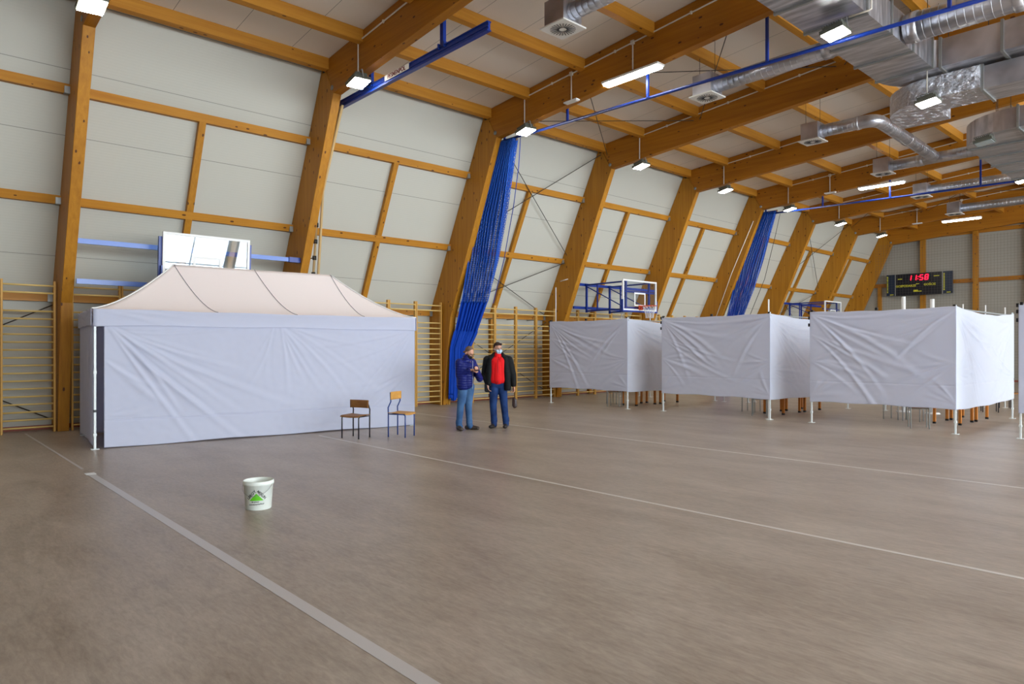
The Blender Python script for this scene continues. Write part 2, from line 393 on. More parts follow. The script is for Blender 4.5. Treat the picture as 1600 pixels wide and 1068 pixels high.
# ---------------------------------------------------------------- conduits and lamps on the frames
def rz_near(x): return 8.19+.0805*(x+13.0)
def conduit(k):
    y = F(k)-.02
    drops = [(-13.0, 7.5)] + ([(-11.35, 7.68), (-9.5, 7.88)] if k in (3, 6, 8) else []) + ([(-5.25, 7.2)] if k == 6 else [])
    mb = MB(); xs = [-13.0+i*1.0 for i in range(12)]
    mb.tube([(-13.0, y, 7.5), (-13.0, y, rz_near(-13.0)-.03), (-12.96, y, rz_near(-13)+.003)]+[(x, y, rz_near(x)) for x in xs[1:]], .016, 6)
    for x, z in drops[1:]: mb.tube([(x, y, rz_near(x)), (x, y, z)], .016, 6)
    if k == 3: mb.tube([(-4.5, y, rz_near(-4.5)), (-4.5, y, 7.40), (-4.53, y-.03, 7.37), (-4.84, y-.06, 7.36)], .016, 6)
    for x in xs[1::2]: mb.bb((x-.02, y-.02, rz_near(x)-.03), (x+.02, y+.015, rz_near(x)+.03))
    for x, z in drops[1:]: mb.bb((x-.045, y-.03, rz_near(x)-.045), (x+.045, y+.018, rz_near(x)+.045))
    o = mb.build('cable_conduit', M['conduit'])
    tag(o, 'cream cable conduit along the side of the %s timber rafter' % ORD[k-1], 'conduit', 'conduits along the rafters')
for k in range(2, 9): conduit(k)
def flood(lit=True):
    t = empty('floodlight', (0, 0, 0)); R = Euler((0, 0, 0)).to_matrix()
    mb = MB(); mb.box((0, 0, .05), (.40, .40, .07)); mb.box((0, 0, .11), (.30, .30, .06)); 
    for i in range(9): mb.box((-.16+i*.04, 0, .15), (.008, .28, .05))
    mb.build('housing', M['lampbody'], t, bevel=.006)
    MB().box((0, 0, .008), (.36, .36, .02)).build('lens', M['lamp'] if lit else M['lens_off'], t, bevel=.004)
    b = MB(); b.bar((-.21, 0, .05), (-.21, 0, .22), .03, .008); b.bar((.21, 0, .05), (.21, 0, .22), .03, .008); b.bar((-.21, 0, .22), (.21, 0, .22), .03, .008)
    b.build('bracket', M['grey'], t); return t
fl = flood(); flo = flood(False)
WH = {1: 'in the top left corner, on the nearest column', 2: 'in front of the blue beam over the tent', 3: 'above the nearer blue curtain', 4: 'under the fourth rafter',
      5: 'under the fifth rafter, left of the farther curtain', 6: 'above the farther blue curtain', 7: 'under the seventh rafter right of the farther curtain', 8: 'under the last rafter left of the scoreboard'}
first = True
def place_flood(src, x, y, z, label, first, tilt=(0, 0)):
    o = src if first else copy_tree(src)
    o.location = (x, y, z); o.rotation_euler = (tilt[0], tilt[1], 0); tag(o, label, 'floodlight', 'square floodlights on the rafters')
    return o
for k in range(1, 9):
    x = -12.54 if k == 1 else -12.9
    place_flood(fl, x, F(k)-.06 if k > 1 else F(k)-.16, (7.1 if k == 1 else 7.26) if k < 4 else 7.22, 'lit square floodlight %s' % WH[k], k == 1, (math.radians(4), math.radians(-12)))
place_flood(fl, -5.05, F(3)-.1, 7.12, 'lit floodlight in front of the big silver duct, rightmost near the top edge', False, (0, math.radians(-8)))
lf4 = place_flood(fl, -4.73, 15.9, 6.735, 'lit floodlight under the curved foil covered duct', False, (0, math.radians(-8)))
MB().tube([(.0, 0, .2), (.07, 0, .68)], .012, 6).build('stem', M['conduit'], lf4)
place_flood(flo, -4.76, 20.2, 6.78, 'unlit floodlight with dark housing under the rounded end of the lower duct', True, (0, math.radians(-8)))
place_flood(fl, -5.25, F(6)-.1, 6.98, 'lit floodlight cut by the right edge of the view', False, (0, math.radians(-8)))
def tube_lamp():
    t = empty('linear_lamp', (0, 0, 0))
    MB().box((0, 0, .055), (1.56, .26, .05)).build('housing', M['white'], t, bevel=.01)
    MB().box((0, 0, .008), (1.50, .20, .05)).build('diffuser', M['tube'], t, bevel=.012)
    return t
tl = tube_lamp()
for i, (k, z, lb) in enumerate(((3, 7.70, 'large lit linear lamp under the third rafter, nearest of its kind'), (6, 7.58, 'lit linear lamp above the farther blue rail, middle one in distance'), (8, 7.55, 'lit linear lamp above the scoreboard, farthest of its kind'))):
    o = tl if i == 0 else copy_tree(tl); o.location = (-9.5, F(k)-.05, z); tag(o, lb, 'ceiling lamp', 'linear lamps on the rafters')
em = empty('emergency_lamp', (0, 0, 0)); MB().box((0, 0, .03), (.42, .14, .035)).build('housing', M['white'], em, bevel=.006); MB().box((0, 0, .008), (.36, .10, .02)).build('diffuser', M['diff'], em)
for i, (k, lb) in enumerate(((3, 'small unlit emergency lamp hanging under the third rafter'), (6, 'small unlit emergency lamp hanging under the sixth rafter'), (8, 'small unlit emergency lamp hanging under the last rafter'))):
    o = em if i == 0 else copy_tree(em); o.location = (-11.33, F(k)-.03, 7.62); tag(o, lb, 'emergency lamp', 'emergency lamps on the rafters')

# ---------------------------------------------------------------- curtain rails and curtains
def raf_bot(x): return 7.42+(x+14.13)*.0786
def rail(k, z0, z1, label):
    y = F(k)+.3; t = empty('curtain_rail', (-14.4, y, z0), 0, label, 'curtain rail', 'blue curtain rails')
    zz = lambda x: z0+(z1-z0)*(x+14.4)/14.4-z0
    MB().tube([(0, 0, 0), (14.4, 0, z1-z0)], .035, 10).build('rail', M['blue'], t)
    for x in (-14.1, -11.75, -9.31, -6.5, -3.43, -.6):
        MB().bar((x+14.4, -.03, zz(x)), (x+14.4, -.03, raf_bot(x)+.45-z0), .05, .05).bb((x+14.375, -.1, raf_bot(x)+.4-z0), (x+14.425, -.005, raf_bot(x)+.45-z0)).build('hanger', M['blue'], t)
    return t
rail(3, 7.40, 7.02, 'long blue curtain rail under the third rafter, above the two men')
rail(6, 7.27, 7.0, 'long blue curtain rail under the sixth rafter, in the back of the hall')
y = F(2)+.36; t = empty('track_beam', (-14.5, y, 7.33), 0, 'heavy blue steel track beam with a maker sign hanging under the second rafter', 'beam')
mb = MB(); mb.bb((0, -.045, .05), (5.35, .045, .07)); mb.bb((0, -.045, -.10), (5.35, .045, -.08)); mb.bb((0, -.02, -.09), (5.35, .02, .06)); mb.bb((0, -.04, -.03), (5.35, -.018, -.015)); mb.build('beam', M['blue'], t)
for x in (1.4, 4.0):
    mb = MB(); mb.bb((x-.05, -.035, .07), (x+.05, .035, raf_bot(x-14.5)+.62-7.33)); mb.bb((x-.05, -.17, raf_bot(x-14.5)+.5-7.33), (x+.05, .035, raf_bot(x-14.5)+.62-7.33)); mb.build('hanger', M['blue'], t)
    mb = MB(); mb.bb((x-.1, -.06, .02), (x-.07, .06, .12)); mb.bb((x+.07, -.06, .02), (x+.1, .06, .12)); mb.build('clamp', M['blue'], t)
sg = MB().bb((2.02, -.052, -.045), (2.92, -.044, .065)).build('sign', M['white'], t)
def text(s, size, mm, name, parent, matx, ext=.002, align='CENTER', warp=None, shear=0):
    c = bpy.data.curves.new(name, 'FONT'); c.body = s; c.size = size; c.align_x = align; c.align_y = 'CENTER'; c.extrude = ext; c.shear = shear; c.resolution_u = 3; c.offset = size*.022
    o = bpy.data.objects.new(name, c); COL.objects.link(o); bpy.context.view_layer.update()
    me = bpy.data.meshes.new_from_object(o.evaluated_get(bpy.context.evaluated_depsgraph_get())); bpy.data.objects.remove(o)
    me.transform(matx)
    if warp:
        for v in me.vertices: v.co = warp(v.co)
    me.materials.clear(); me.materials.append(mm); p = bpy.data.objects.new(name, me); COL.objects.link(p); p.parent = parent
    return p
XR = Matrix.Rotation(math.pi/2, 4, 'X')
M['signred'] = mat('dark_red_lettering', S(110, 40, 34), .6)
text('PESMENPOL', .125, M['signred'], 'lettering', sg, Matrix.Translation((2.47, -.054, .01)) @ XR @ Matrix.Scale(1.0, 4, (1, 0, 0)))

def lerp3(tab, z):
    for (za, a), (zb, b) in zip(tab[:-1], tab[1:]):
        if zb <= z <= za: f = (za-z)/(za-zb); return Vector(a).lerp(Vector(b), f)
    return Vector(tab[-1][1])
LT = [(7.36, (-14.31, 12.57)), (5.4, (-15.35, 12.53)), (4.2, (-15.6, 12.5)), (3.1, (-15.85, 12.40)), (2.1, (-16.15, 12.36)), (1.7, (-16.25, 12.3)), (.12, (-16.36, 12.3))]
RT = [(7.36, (-13.63, 12.57)), (5.4, (-14.35, 12.82)), (4.2, (-14.85, 12.95)), (3.1, (-15.42, 13.07)), (2.1, (-15.88, 13.0)), (1.7, (-16.0, 12.86)), (.12, (-16.18, 13.06))]
def curtain(dy, label):
    t = empty('divider_curtain', (-16.2, 12.6+dy, 0), 0, label, 'curtain', 'blue divider curtains')
    O = Vector((-16.2, 12.6, 0))
    def surf(z0, z1, nf, amp, off, nu, nv, name, mm, uvs=None):
        def fn(u, v):
            z = z0+(z1-z0)*v; L = lerp3(LT, z); R = lerp3(RT, z); p = L.lerp(R, u); d = (R-L).normalized(); n = Vector((-d.y, d.x))
            if n.x < 0: n = -n
            pinch = 1.0 if z > 3.1 else .7
            ph = u*nf*2*math.pi+1.3*math.sin(u*9+z*.6)
            q = p + n*(amp*pinch*math.sin(ph)+.05*off) 
            if z < 2.2: q = q + d*.03*math.sin(ph*1.7+z)
            zz = z+(.05*math.sin(u*21)+.06*(1-u) if z < .3 else 0)
            return Vector((q.x, q.y, zz))-O
        mb = MB(); mb.grid(fn, nu, nv); o = mb.build(name, mm, t, fix=False)
        if uvs:
            me = o.data; uvl = me.uv_layers.new(name='UVMap')
            for li, lp in enumerate(me.loops):
                vi = lp.vertex_index; i, j = vi % (nu+1), vi//(nu+1); uvl.data[li].uv = (i/nu*uvs+off*.013, (z0+(z1-z0)*j/nv))
        return o
    surf(7.34, 3.02, 9, .07, 0, 150, 40, 'netting', M['net'], 5.0)
    surf(7.34, 3.02, 7, .06, 1, 120, 40, 'netting', M['net'], 4.6)
    surf(7.34, 3.02, 11, .05, 2, 120, 40, 'netting', M['net'], 5.4)
    o = surf(3.05, .12, 8, .05, 0, 140, 60, 'cloth', M['bluecloth']); s = o.modifiers.new('s', 'SOLIDIFY'); s.thickness = .012
    MB().add([Vector((-14.33, 12.56, 7.38))-O, Vector((-13.6, 12.56, 7.38))-O, Vector((-13.6, 12.56, 7.29))-O, Vector((-14.33, 12.56, 7.29))-O], [(0,1,2,3)]).build('heading_band', M['rope'], t, solid=.01)
    t.location.y = 12.6+dy
    return t
curtain(0, 'nearer blue divider curtain of netting and cloth, hanging behind the two men')
curtain(3*4.851, 'farther blue net divider curtain rising behind the cloth screens')
def cordline(pts, r, label, cat, mm, name='pull_cord', group=None):
    mb = MB(); mb.tube(pts, r, 5); return tag(mb.build(name, mm), label, cat, group)
cordline([(-13.5, F(3)+.3, 7.33), (-13.6, F(3)+.33, 6.6), (-13.9, F(3)+.42, 5.6), (-14.5, F(3)+.6, 4.2), (-15.2, F(3)+.8, 3.0)], .012, 'thin blue cord hanging beside the nearer blue curtain', 'cord', M['blue'])
cordline([(-13.5, F(6)+.3, 7.2), (-13.7, F(6)+.33, 6.4), (-14.3, F(6)+.55, 4.6), (-15.2, F(6)+.8, 2.9)], .012, 'thin dark cord hanging beside the farther blue curtain', 'cord', M['wire'])
# ---------------------------------------------------------------- bracing cables
BR = {0: 'at the left edge', 3: 'right of nearer curtain', 7: 'near far end'}
for k in (0, 3, 7):
    y0, y1 = F(k)+.2, F(k+1)
    for za, zb in ((7.95, 4.85), (4.6, 2.8), (2.6, .2)) if k else ((2.6, .2),):
        for a, b in ((za, zb), (zb, za)):
            off = .16 if a > b else .19
            cordline([(wall_x(a)+off, y0, a), (wall_x(b)+off, y1, b)], .012, 'dark cable rising %s across the %s wall panel, %s' % ('leftwards' if a > b else 'rightwards', {7.95: 'upper', 4.6: 'middle', 2.6: 'lower'}[za], BR[k]), 'cable', M['wire'], 'bracing_cable', 'wall bracing cables, '+BR[k])
    for xa, xb in ((-14.3, -11.1), (-10.9, -7.1), (-6.9, -3.1)) if k else ():
        for a, b in ((xa, xb), (xb, xa)):
            o_ = .34 if a < b else .37
            cordline([(a, y0, roof_z(a)-o_), (b, y1, roof_z(b)-o_)], .011, 'dark cable under the roof, %s crossing from the wall, %s %s' % ({-14.3: 'first', -10.9: 'second', -6.9: 'third'}[xa], 'rising away,' if a < b else 'rising nearer,', BR[k]), 'cable', M['wire'], 'bracing_cable', 'roof bracing cables, '+BR[k])
# ---------------------------------------------------------------- wall bars (gym ladders)
def ladder():
    t = empty('wall_bars', (0, 0, 0))
    RZ = [.11+.155*i for i in range(16)]+[2.80, 2.95]
    for yy in (.022, .893):
        MB().bb((-.05, yy-.019, 0), (.04, yy+.019, 3.05)).build('upright', M['upright_wood'], t, bevel=.005)
    src = None
    for z in RZ:
        if src is None:
            src = MB().tube([(0, .04, 0), (0, .875, 0)], .018, 8).build('rung', M['bar_wood'], t); o = src
        else: o = src.copy(); COL.objects.link(o)
        o.location = (.03 if z > 2.7 else 0, 0, z)
    MB().bb((-.45, .0, 2.62), (-.04, .04, 2.66)).build('wall_bracket', M['grey'], t)
    return t
ld0 = ladder(); n = 0
bayname = {0: 'at the left edge', 1: 'behind the tent', 2: 'between tent and nearer curtain', 3: 'behind the two men', 4: 'behind the first cloth screen', 5: 'behind the second cloth screen'}
for k in range(0, 6):
    for j in range(5):
        y0 = F(k)+.24+j*.918
        if k == 0 and j < 2: continue
        o = ld0 if n == 0 else copy_tree(ld0); n += 1
        o.location = (-16.62, y0, 0)
        pos = {0: 'first', 1: 'second', 2: 'middle', 3: 'fourth', 4: 'last'}[j]
        tag(o, 'beech wall bars %s, %s of their bay from the camera' % (bayname[k], pos), 'wall bars', 'wall bars along the left wall')
# small fittings by the wall bars at the left edge
tag(MB().tube([(-16.95, F(0)+.3, 2.45), (-16.95, F(1)-.1, 2.45)], .02, 8).build('wall_pipe', M['steel']), 'pale horizontal pipe behind the wall bars at the left edge', 'pipe')
# white bent pipe beside column 4
tag(MB().tube([(-16.3, F(4)-.3, 2.5), (-16.3, F(4)-.3, 3.75)], .018, 6).build('pole', M['white']), 'thin upright white pipe left of the fourth column, above the first screen', 'pipe')
tag(MB().tube([(-16.35, F(4)-.03, 3.98), (-16.0, F(4)-.03, 4.03)], .016, 6).build('peg', M['white']), 'short white rod across the fourth column', 'rod')
tag(MB().tube([(-14.5, F(6)-.02, 7.0), (-15.5, F(6)-.02, 4.9), (-16.35, F(6)-.02, 2.8)], .018, 6).build('downpipe_conduit', M['conduit']), 'cream conduit running down the column left of the farther curtain', 'conduit')
# climbing pole / rope set beside column 2
t = empty('climbing_rope', (-16.0, F(2)+.5, 3.0), 0, 'pair of tan climbing ropes with brackets hanging beside the column above the tent', 'climbing rope')
o = Vector((-16.0, F(2)+.5, 3.0))
A = [Vector((-14.35, F(2)+.29, 7.25)), Vector((-15.42, F(2)+.29, 5.46)), Vector((-15.72, F(2)+.3, 3.5)), Vector((-15.8, F(2)+.3, 2.6))]
B = [Vector((-14.25, F(2)+.29, 7.25)), Vector((-15.28, F(2)+.33, 5.46)), Vector((-15.58, F(2)+.36, 3.5)), Vector((-15.66, F(2)+.36, 2.6))]
MB().tube([p-o for p in A], .03, 8).build('rope', M['rope'], t); MB().tube([p-o for p in B], .035, 8).build('rope', M['rope'], t)
for i in range(6):
    f = i/5; p = A[1].lerp(A[2], f*1.0+.0)
    MB().bar(p-o+Vector((-.35, -.05, 0)), p-o, .02, .02).tube([p-o-Vector((0, 0, .05)), p-o+Vector((0, 0, .05))], .05, 8).build('peg', M['wire'], t)

# ---------------------------------------------------------------- basketball gear
def board_parts(t, w=1.8, h=1.05, glassm='board', cushion=True):
    """board in local YZ plane at x=0, centre of lower edge at origin, facing +X"""
    gp = MB().bb((-.006, -w/2+.04, .04), (.006, w/2-.04, h-.04)).build('glass', M[glassm], t)
    mb = MB(); e = .025
    for a, b in (((-e, -w/2, 0), (e, w/2, .05)), ((-e, -w/2, h-.05), (e, w/2, h)), ((-e, -w/2, .05), (e, -w/2+.05, h-.05)), ((-e, w/2-.05, .05), (e, w/2, h-.05))): mb.bb(a, b)
    mb.build('board_frame', M['white'], t)
    mb = MB(); x = .008
    for a, b in (((x, -.295, .15), (x+.004, .295, .2)), ((x, -.295, .55), (x+.004, .295, .6)), ((x, -.295, .2), (x+.004, -.245, .55)), ((x, .245, .2), (x+.004, .295, .55))): mb.bb(a, b)
    mb.build('target_square', M['white'], t)
    if cushion:
        mb = MB(); mb.bb((-.035, -w/2-.02, -.05), (.035, w/2+.02, .0)); mb.bb((-.035, -w/2-.03, -.05), (.035, -w/2, .35)); mb.bb((-.035, w/2, -.05), (.035, w/2+.03, .35)); mb.build('edge_pad', M['blue'], t)
def hoop_parts(t, z=.15):
    mb = MB(); c = Vector((.40, 0, z)); pts = [c+Vector((.225*math.cos(a*math.pi/12), .225*math.sin(a*math.pi/12), 0)) for a in range(25)]
    mb.tube(pts, .011, 8); mb.bb((.02, -.09, z-.12), (.05, .09, z+.03)); mb.bb((.05, -.07, z-.02), (.19, .07, z+.0)); 
    mb.bar((.05, -.06, z-.1), (.22, -.12, z-.01), .01, .03); mb.bar((.05, .06, z-.1), (.22, .12, z-.01), .01, .03)
    hp = mb.build('hoop', M['orange'], t)
    nb = MB(); rr = [.22, .19, .155, .13, .125]; n = 12
    for i in range(n):
        for sgn in (1, -1):
            nb.tube([c+Vector((rr[j]*math.cos((i+sgn*j*.5)*2*math.pi/n), rr[j]*math.sin((i+sgn*j*.5)*2*math.pi/n), -.1*j)) for j in range(5)], .005, 4)
    nb.build('net', M['netw'], hp)
# 1: folded back board behind the tent
y1, y2 = F(1)+.2, F(2)
t = empty('basketball_backboard', (-15.45, 5.12, 3.06), 0, 'folded glass basketball backboard with white frame above the tent roof', 'basketball backboard')
t.rotation_euler = (0, math.radians(4), 0)
board_parts(t); 
mb = MB(); mb.bb((-.12, -.96, -.1), (-.04, -.88, .95)); mb.bb((-.12, .88, -.1), (-.04, .96, .95)); mb.build('swing_frame', M['blue'], t)
t2 = empty('backboard_rail', (-15.85, y1, 3.0), 0, 'pair of blue rails carrying the backboard above the tent, fixed between two columns', 'rail')
for z in (.02, .82): 
    MB().bb((-.03, 0, z-.05), (.03, y2-y1, z+.05)).build('rail', M['bluelight'], t2); MB().bb((-.06, y2-y1-.28, z-.06), (.06, y2-y1, z+.06)).build('end_clamp', M['blue'], t2)
    MB().bb((-.04, 1.5, z-.055), (.04, 2.6, z+.055)).build('sleeve', M['blue'], t2)
# 2 and 3: swung out hoops
def hoop_set(k, dy, label, lab2):
    y1, y2 = F(k)+.2, F(k+1)
    t2 = empty('backboard_rail', (-15.95, y1, 3.0), 0, lab2, 'rail', 'blue rails of the swung out hoops')
    for z in (.08, .88): MB().bb((-.035, 0, z-.045), (.035, y2-y1, z+.045)).build('rail', M['blue'], t2)
    t = empty('basketball_hoop', (-14.0, dy, 2.92), 0, label, 'basketball hoop', 'swung out basketball hoops')
    board_parts(t, 1.8, 1.0, 'board2'); hoop_parts(t)
    # swing frame: two trusses from the rails (x -1.95) to the board
    for yy, nm in ((-.62, 0), (.62, 1)):
        mb = MB(); q = yy+.1
        mb.bb((-1.9, q-.03, .0), (-1.84, q+.03, 1.0)); mb.bb((-.12, yy-.03, -.02), (-.06, yy+.03, 1.0))
        mb.bar((-1.87, q, .95), (-.09, yy, .95), .05, .05); mb.bar((-1.87, q, .05), (-.09, yy, .05), .05, .05)
        mb.bar((-1.87, q, .9), (-.09, yy, .08), .03, .03); mb.bb((-1.4, q-.02, .05), (-1.36, q+.02, .95))
        mb.build('truss', M['blue'], t)
    mb = MB(); mb.bar((-.09, -.9, .62), (-.09, .9, .62), .05, .05); mb.bar((-.09, -.9, .1), (-.09, .9, .1), .05, .05); mb.build('cross_rail', M['blue'], t)
    return t
hoop_set(4, 18.42, 'swung out basketball hoop with orange rim and white net above the first cloth screen', 'blue rail pair carrying the hoop above the first cloth screen')
hoop_set(7, 33.4, 'farther basketball hoop partly hidden behind the second and third cloth screens', 'blue rail pair carrying the farther hoop')

# ---------------------------------------------------------------- scoreboard and net on the end wall
t = empty('scoreboard', (-12.78, YB-.32, 4.58), 0, 'black electronic scoreboard showing 11:58 in red on the end wall', 'scoreboard')
M['sb'] = mat('scoreboard_black', S(14, 18, 30), .3); M['sbn'] = mat('scoreboard_navy', S(20, 38, 62), .35)
M['yel'] = mat('yellow_lettering', S(214, 210, 50), .5); M['led'] = mat('red_led', (0, 0, 0, 1), emit=(1, .005, .03, 1), es=1.3)
MB().bb((-1.12, -.08, -.02), (1.13, .08, 1.17)).build('centre_panel', M['sb'], t)
for s_ in (-1, 1):
    x0, x1 = (-1.6, -1.16) if s_ < 0 else (1.17, 1.6)
    p = MB().bb((x0, -.08, .0), (x1, .08, 1.17)).build('side_panel', M['sbn'], t)
    mb = MB()
    for i in range(11): mb.bb((x0+.02, -.086, .18+i*.085), (x0+.09, -.08, .225+i*.085))
    mb.bb((x0+.18, -.086, .04), (x0+.36, -.08, .08)); mb.build('player_numbers', M['yel'], p)
mb = MB(); mb.bb((-1.16, -.1, -.02), (-1.12, .08, 1.19)); mb.bb((1.13, -.1, -.02), (1.17, .08, 1.19)); mb.build('joint_strip', M['grey'], t)
SEG = {'1': 'bc', '5': 'afgcd', '8': 'abcdefg'}
mb = MB()
def digit(ch, x, z, w, h, th=.045):
    sh = lambda px, pz: (x+px+(pz)*.14, pz+z)
    S_ = {'a': ((0, h), (w, h)), 'g': ((0, h/2), (w, h/2)), 'd': ((0, 0), (w, 0)), 'b': ((w, h/2), (w, h)), 'c': ((w, 0), (w, h/2)), 'f': ((0, h/2), (0, h)), 'e': ((0, 0), (0, h/2))}
    for q in SEG[ch]:
        a, b = S_[q]; a, b = sh(*a), sh(*b); mb.bar((a[0], -.088, a[1]), (b[0], -.088, b[1]), .012, th, up=(0, 0, 1) if abs(a[1]-b[1]) < .01 else (1, 0, 0))
digit('1', -.50, .80, .13, .26); digit('1', -.25, .80, .13, .26)
for zz in (.86, .98): mb.box((-.02+zz*.14-.12, -.088, zz), (.035, .012, .035))
digit('5', .06, .80, .14, .26); digit('8', .31, .80, .14, .26); mb.build('clock_digits', M['led'], t)
text('GOSPODARZE', .155, M['yel'], 'home_lettering', t, Matrix.Translation((-.62, -.084, .5)) @ XR)
text('GO\u015aCIE', .155, M['yel'], 'guest_lettering', t, Matrix.Translation((.55, -.084, .53)) @ XR)
mb = MB(); mb.bb((-.24, -.086, .17), (-.02, -.08, .27)); mb.bb((-.02, -.086, .17), (.16, -.08, .21)); mb.bb((-1.02, -.086, .88), (-.8, -.08, .92)); mb.bb((.74, -.086, .94), (1.0, -.08, .98)); mb.bb((-.12, -.086, .57), (.04, -.08, .61)); mb.build('small_captions', M['yel'], t)
mb = MB(); yn = YB-.55
xs = [-14.9+.14*i for i in range(107)]
for x in xs: mb.bb((x-.0025, yn-.0025, .05), (x+.0025, yn+.0025, 7.45))
for i in range(53): mb.bb((-14.9, yn-.0025, .1+i*.14-.0025), (-.05, yn+.0025, .1+i*.14+.0025))
tag(mb.build('safety_net', M['netg']), 'fine grey safety net hanging in front of the end wall and scoreboard', 'net')

# ---------------------------------------------------------------- ventilation
def diffuser(cx, cy, z, label, wires=True):
    t = empty('air_diffuser', (cx, cy, z), 0, label, 'air diffuser', 'square ceiling air diffusers')
    MB().bb((-.24, -.24, .03), (.24, .24, .50)).build('plenum_box', M['duct'], t, bevel=.005)
    MB().bb((-.30, -.30, 0), (.30, .30, .03)).build('plate', M['diff'], t, bevel=.004)
    mb = MB()
    for i in range(24):
        a = 2*math.pi*i/24; d = Vector((math.cos(a), math.sin(a), 0)); mb.bar(d*.07+Vector((0, 0, -.003)), d*.235+Vector((0, 0, -.003)), .012, .006)
    mb.build('slots', M['slot'], t)
    mb = MB()
    for s_ in (-.2, .2): mb.tube([(s_, 0, .5), (s_, 0, roof_z(cx)-z)], .006, 5)
    mb.build('hanging_wire', M['wire'], t)
def ribbed(mb, pts, r, step=.13):
    pts = [Vector(p) for p in pts]; mb.tube(pts, r, 20)
    for a, b in zip(pts[:-1], pts[1:]):
        L = (b-a).length; n = int(L/step); d = (b-a).normalized()
        for j in range(n): p = a+d*((j+.5)*L/n); mb.tube([p-d*.006, p+d*.006], r*1.02, 20)
def round_duct(pts, r, label, bands=()):
    o = Vector(pts[0]); t = empty('round_duct', o, 0, label, 'air duct', 'round spiral air ducts')
    mb = MB(); ribbed(mb, [Vector(p)-o for p in pts], r); mb.build('pipe', M['duct'], t)
    for a, b in bands:
        a, b = Vector(a)-o, Vector(b)-o; MB().tube([a, b], r*1.09, 18).build('collar', M['duct'], t)
def bendpts(a, c, b, n=6):
    a, c, b = map(Vector, (a, c, b)); return [tuple(a*(1-t)**2+c*2*t*(1-t)+b*t*t) for t in [i/n for i in range(n+1)]]
diffuser(-8.66, 9.12, 7.5, 'nearest air diffuser with metal box at the top edge of the view')
round_duct([(-8.42, 9.12, 7.74), (-5.68, 9.12, 7.74)], .15, 'round spiral duct leading right from the nearest air diffuser')
diffuser(-8.78, 14.1, 7.5, 'second nearest air diffuser, shiny box behind the blue curtain rail')
round_duct([(-8.54, 14.15, 7.76), (-5.75, 14.15, 7.76)], .18, 'round spiral duct between the second nearest air diffuser and the big flat duct', [((-6.1, 14.15, 7.76), (-5.95, 14.15, 7.76))])
round_duct([(-4.58, 14.15, 7.66), (-1, 14.15, 7.66)], .26, 'thick round spiral duct leading right from the big flat duct under the blue rail', [((-4.5, 14.15, 7.66), (-4.35, 14.15, 7.66)), ((-2.9, 14.15, 7.66), (-2.75, 14.15, 7.66))])
diffuser(-8.66, 19.33, 7.5, 'air diffuser feeding from the bent round duct')
pts = [(-8.42, 19.36, 7.76), (-7.5, 19.4, 7.76)]+bendpts((-7.35, 19.4, 7.76), (-7.0, 19.42, 7.76), (-7.02, 19.85, 7.76))+[(-7.15, 24.5, 7.76)]
round_duct(pts, .17, 'bent round spiral duct with an elbow below the fifth rafter', [((-7.5, 19.4, 7.76), (-7.42, 19.4, 7.76)), ((-7.08, 21.9, 7.76), (-7.085, 22.0, 7.76))])
diffuser(-8.68, 24.64, 7.5, 'air diffuser behind the middle linear lamp')
round_duct([(-8.44, 24.75, 7.76), (-5.4, 24.75, 7.76)], .17, 'round spiral duct joined by the bent duct, ending at the lower flat duct', [((-7.7, 24.75, 7.76), (-7.5, 24.75, 7.76)), ((-5.6, 24.75, 7.76), (-5.45, 24.75, 7.76))])
diffuser(-9.04, 29.6, 7.52, 'shiny air diffuser touching the farther blue rail in view')
round_duct([(-8.8, 29.7, 7.78), (-1.5, 29.7, 7.78)], .17, 'round spiral duct right of the shiny diffuser behind the farther blue rail')
diffuser(-9.24, 34.5, 7.52, 'farthest air diffuser, above the scoreboard lamp')
round_duct([(-9.0, 34.6, 7.78), (-1.5, 34.6, 7.78)], .17, 'farthest round spiral duct under the last rafter')
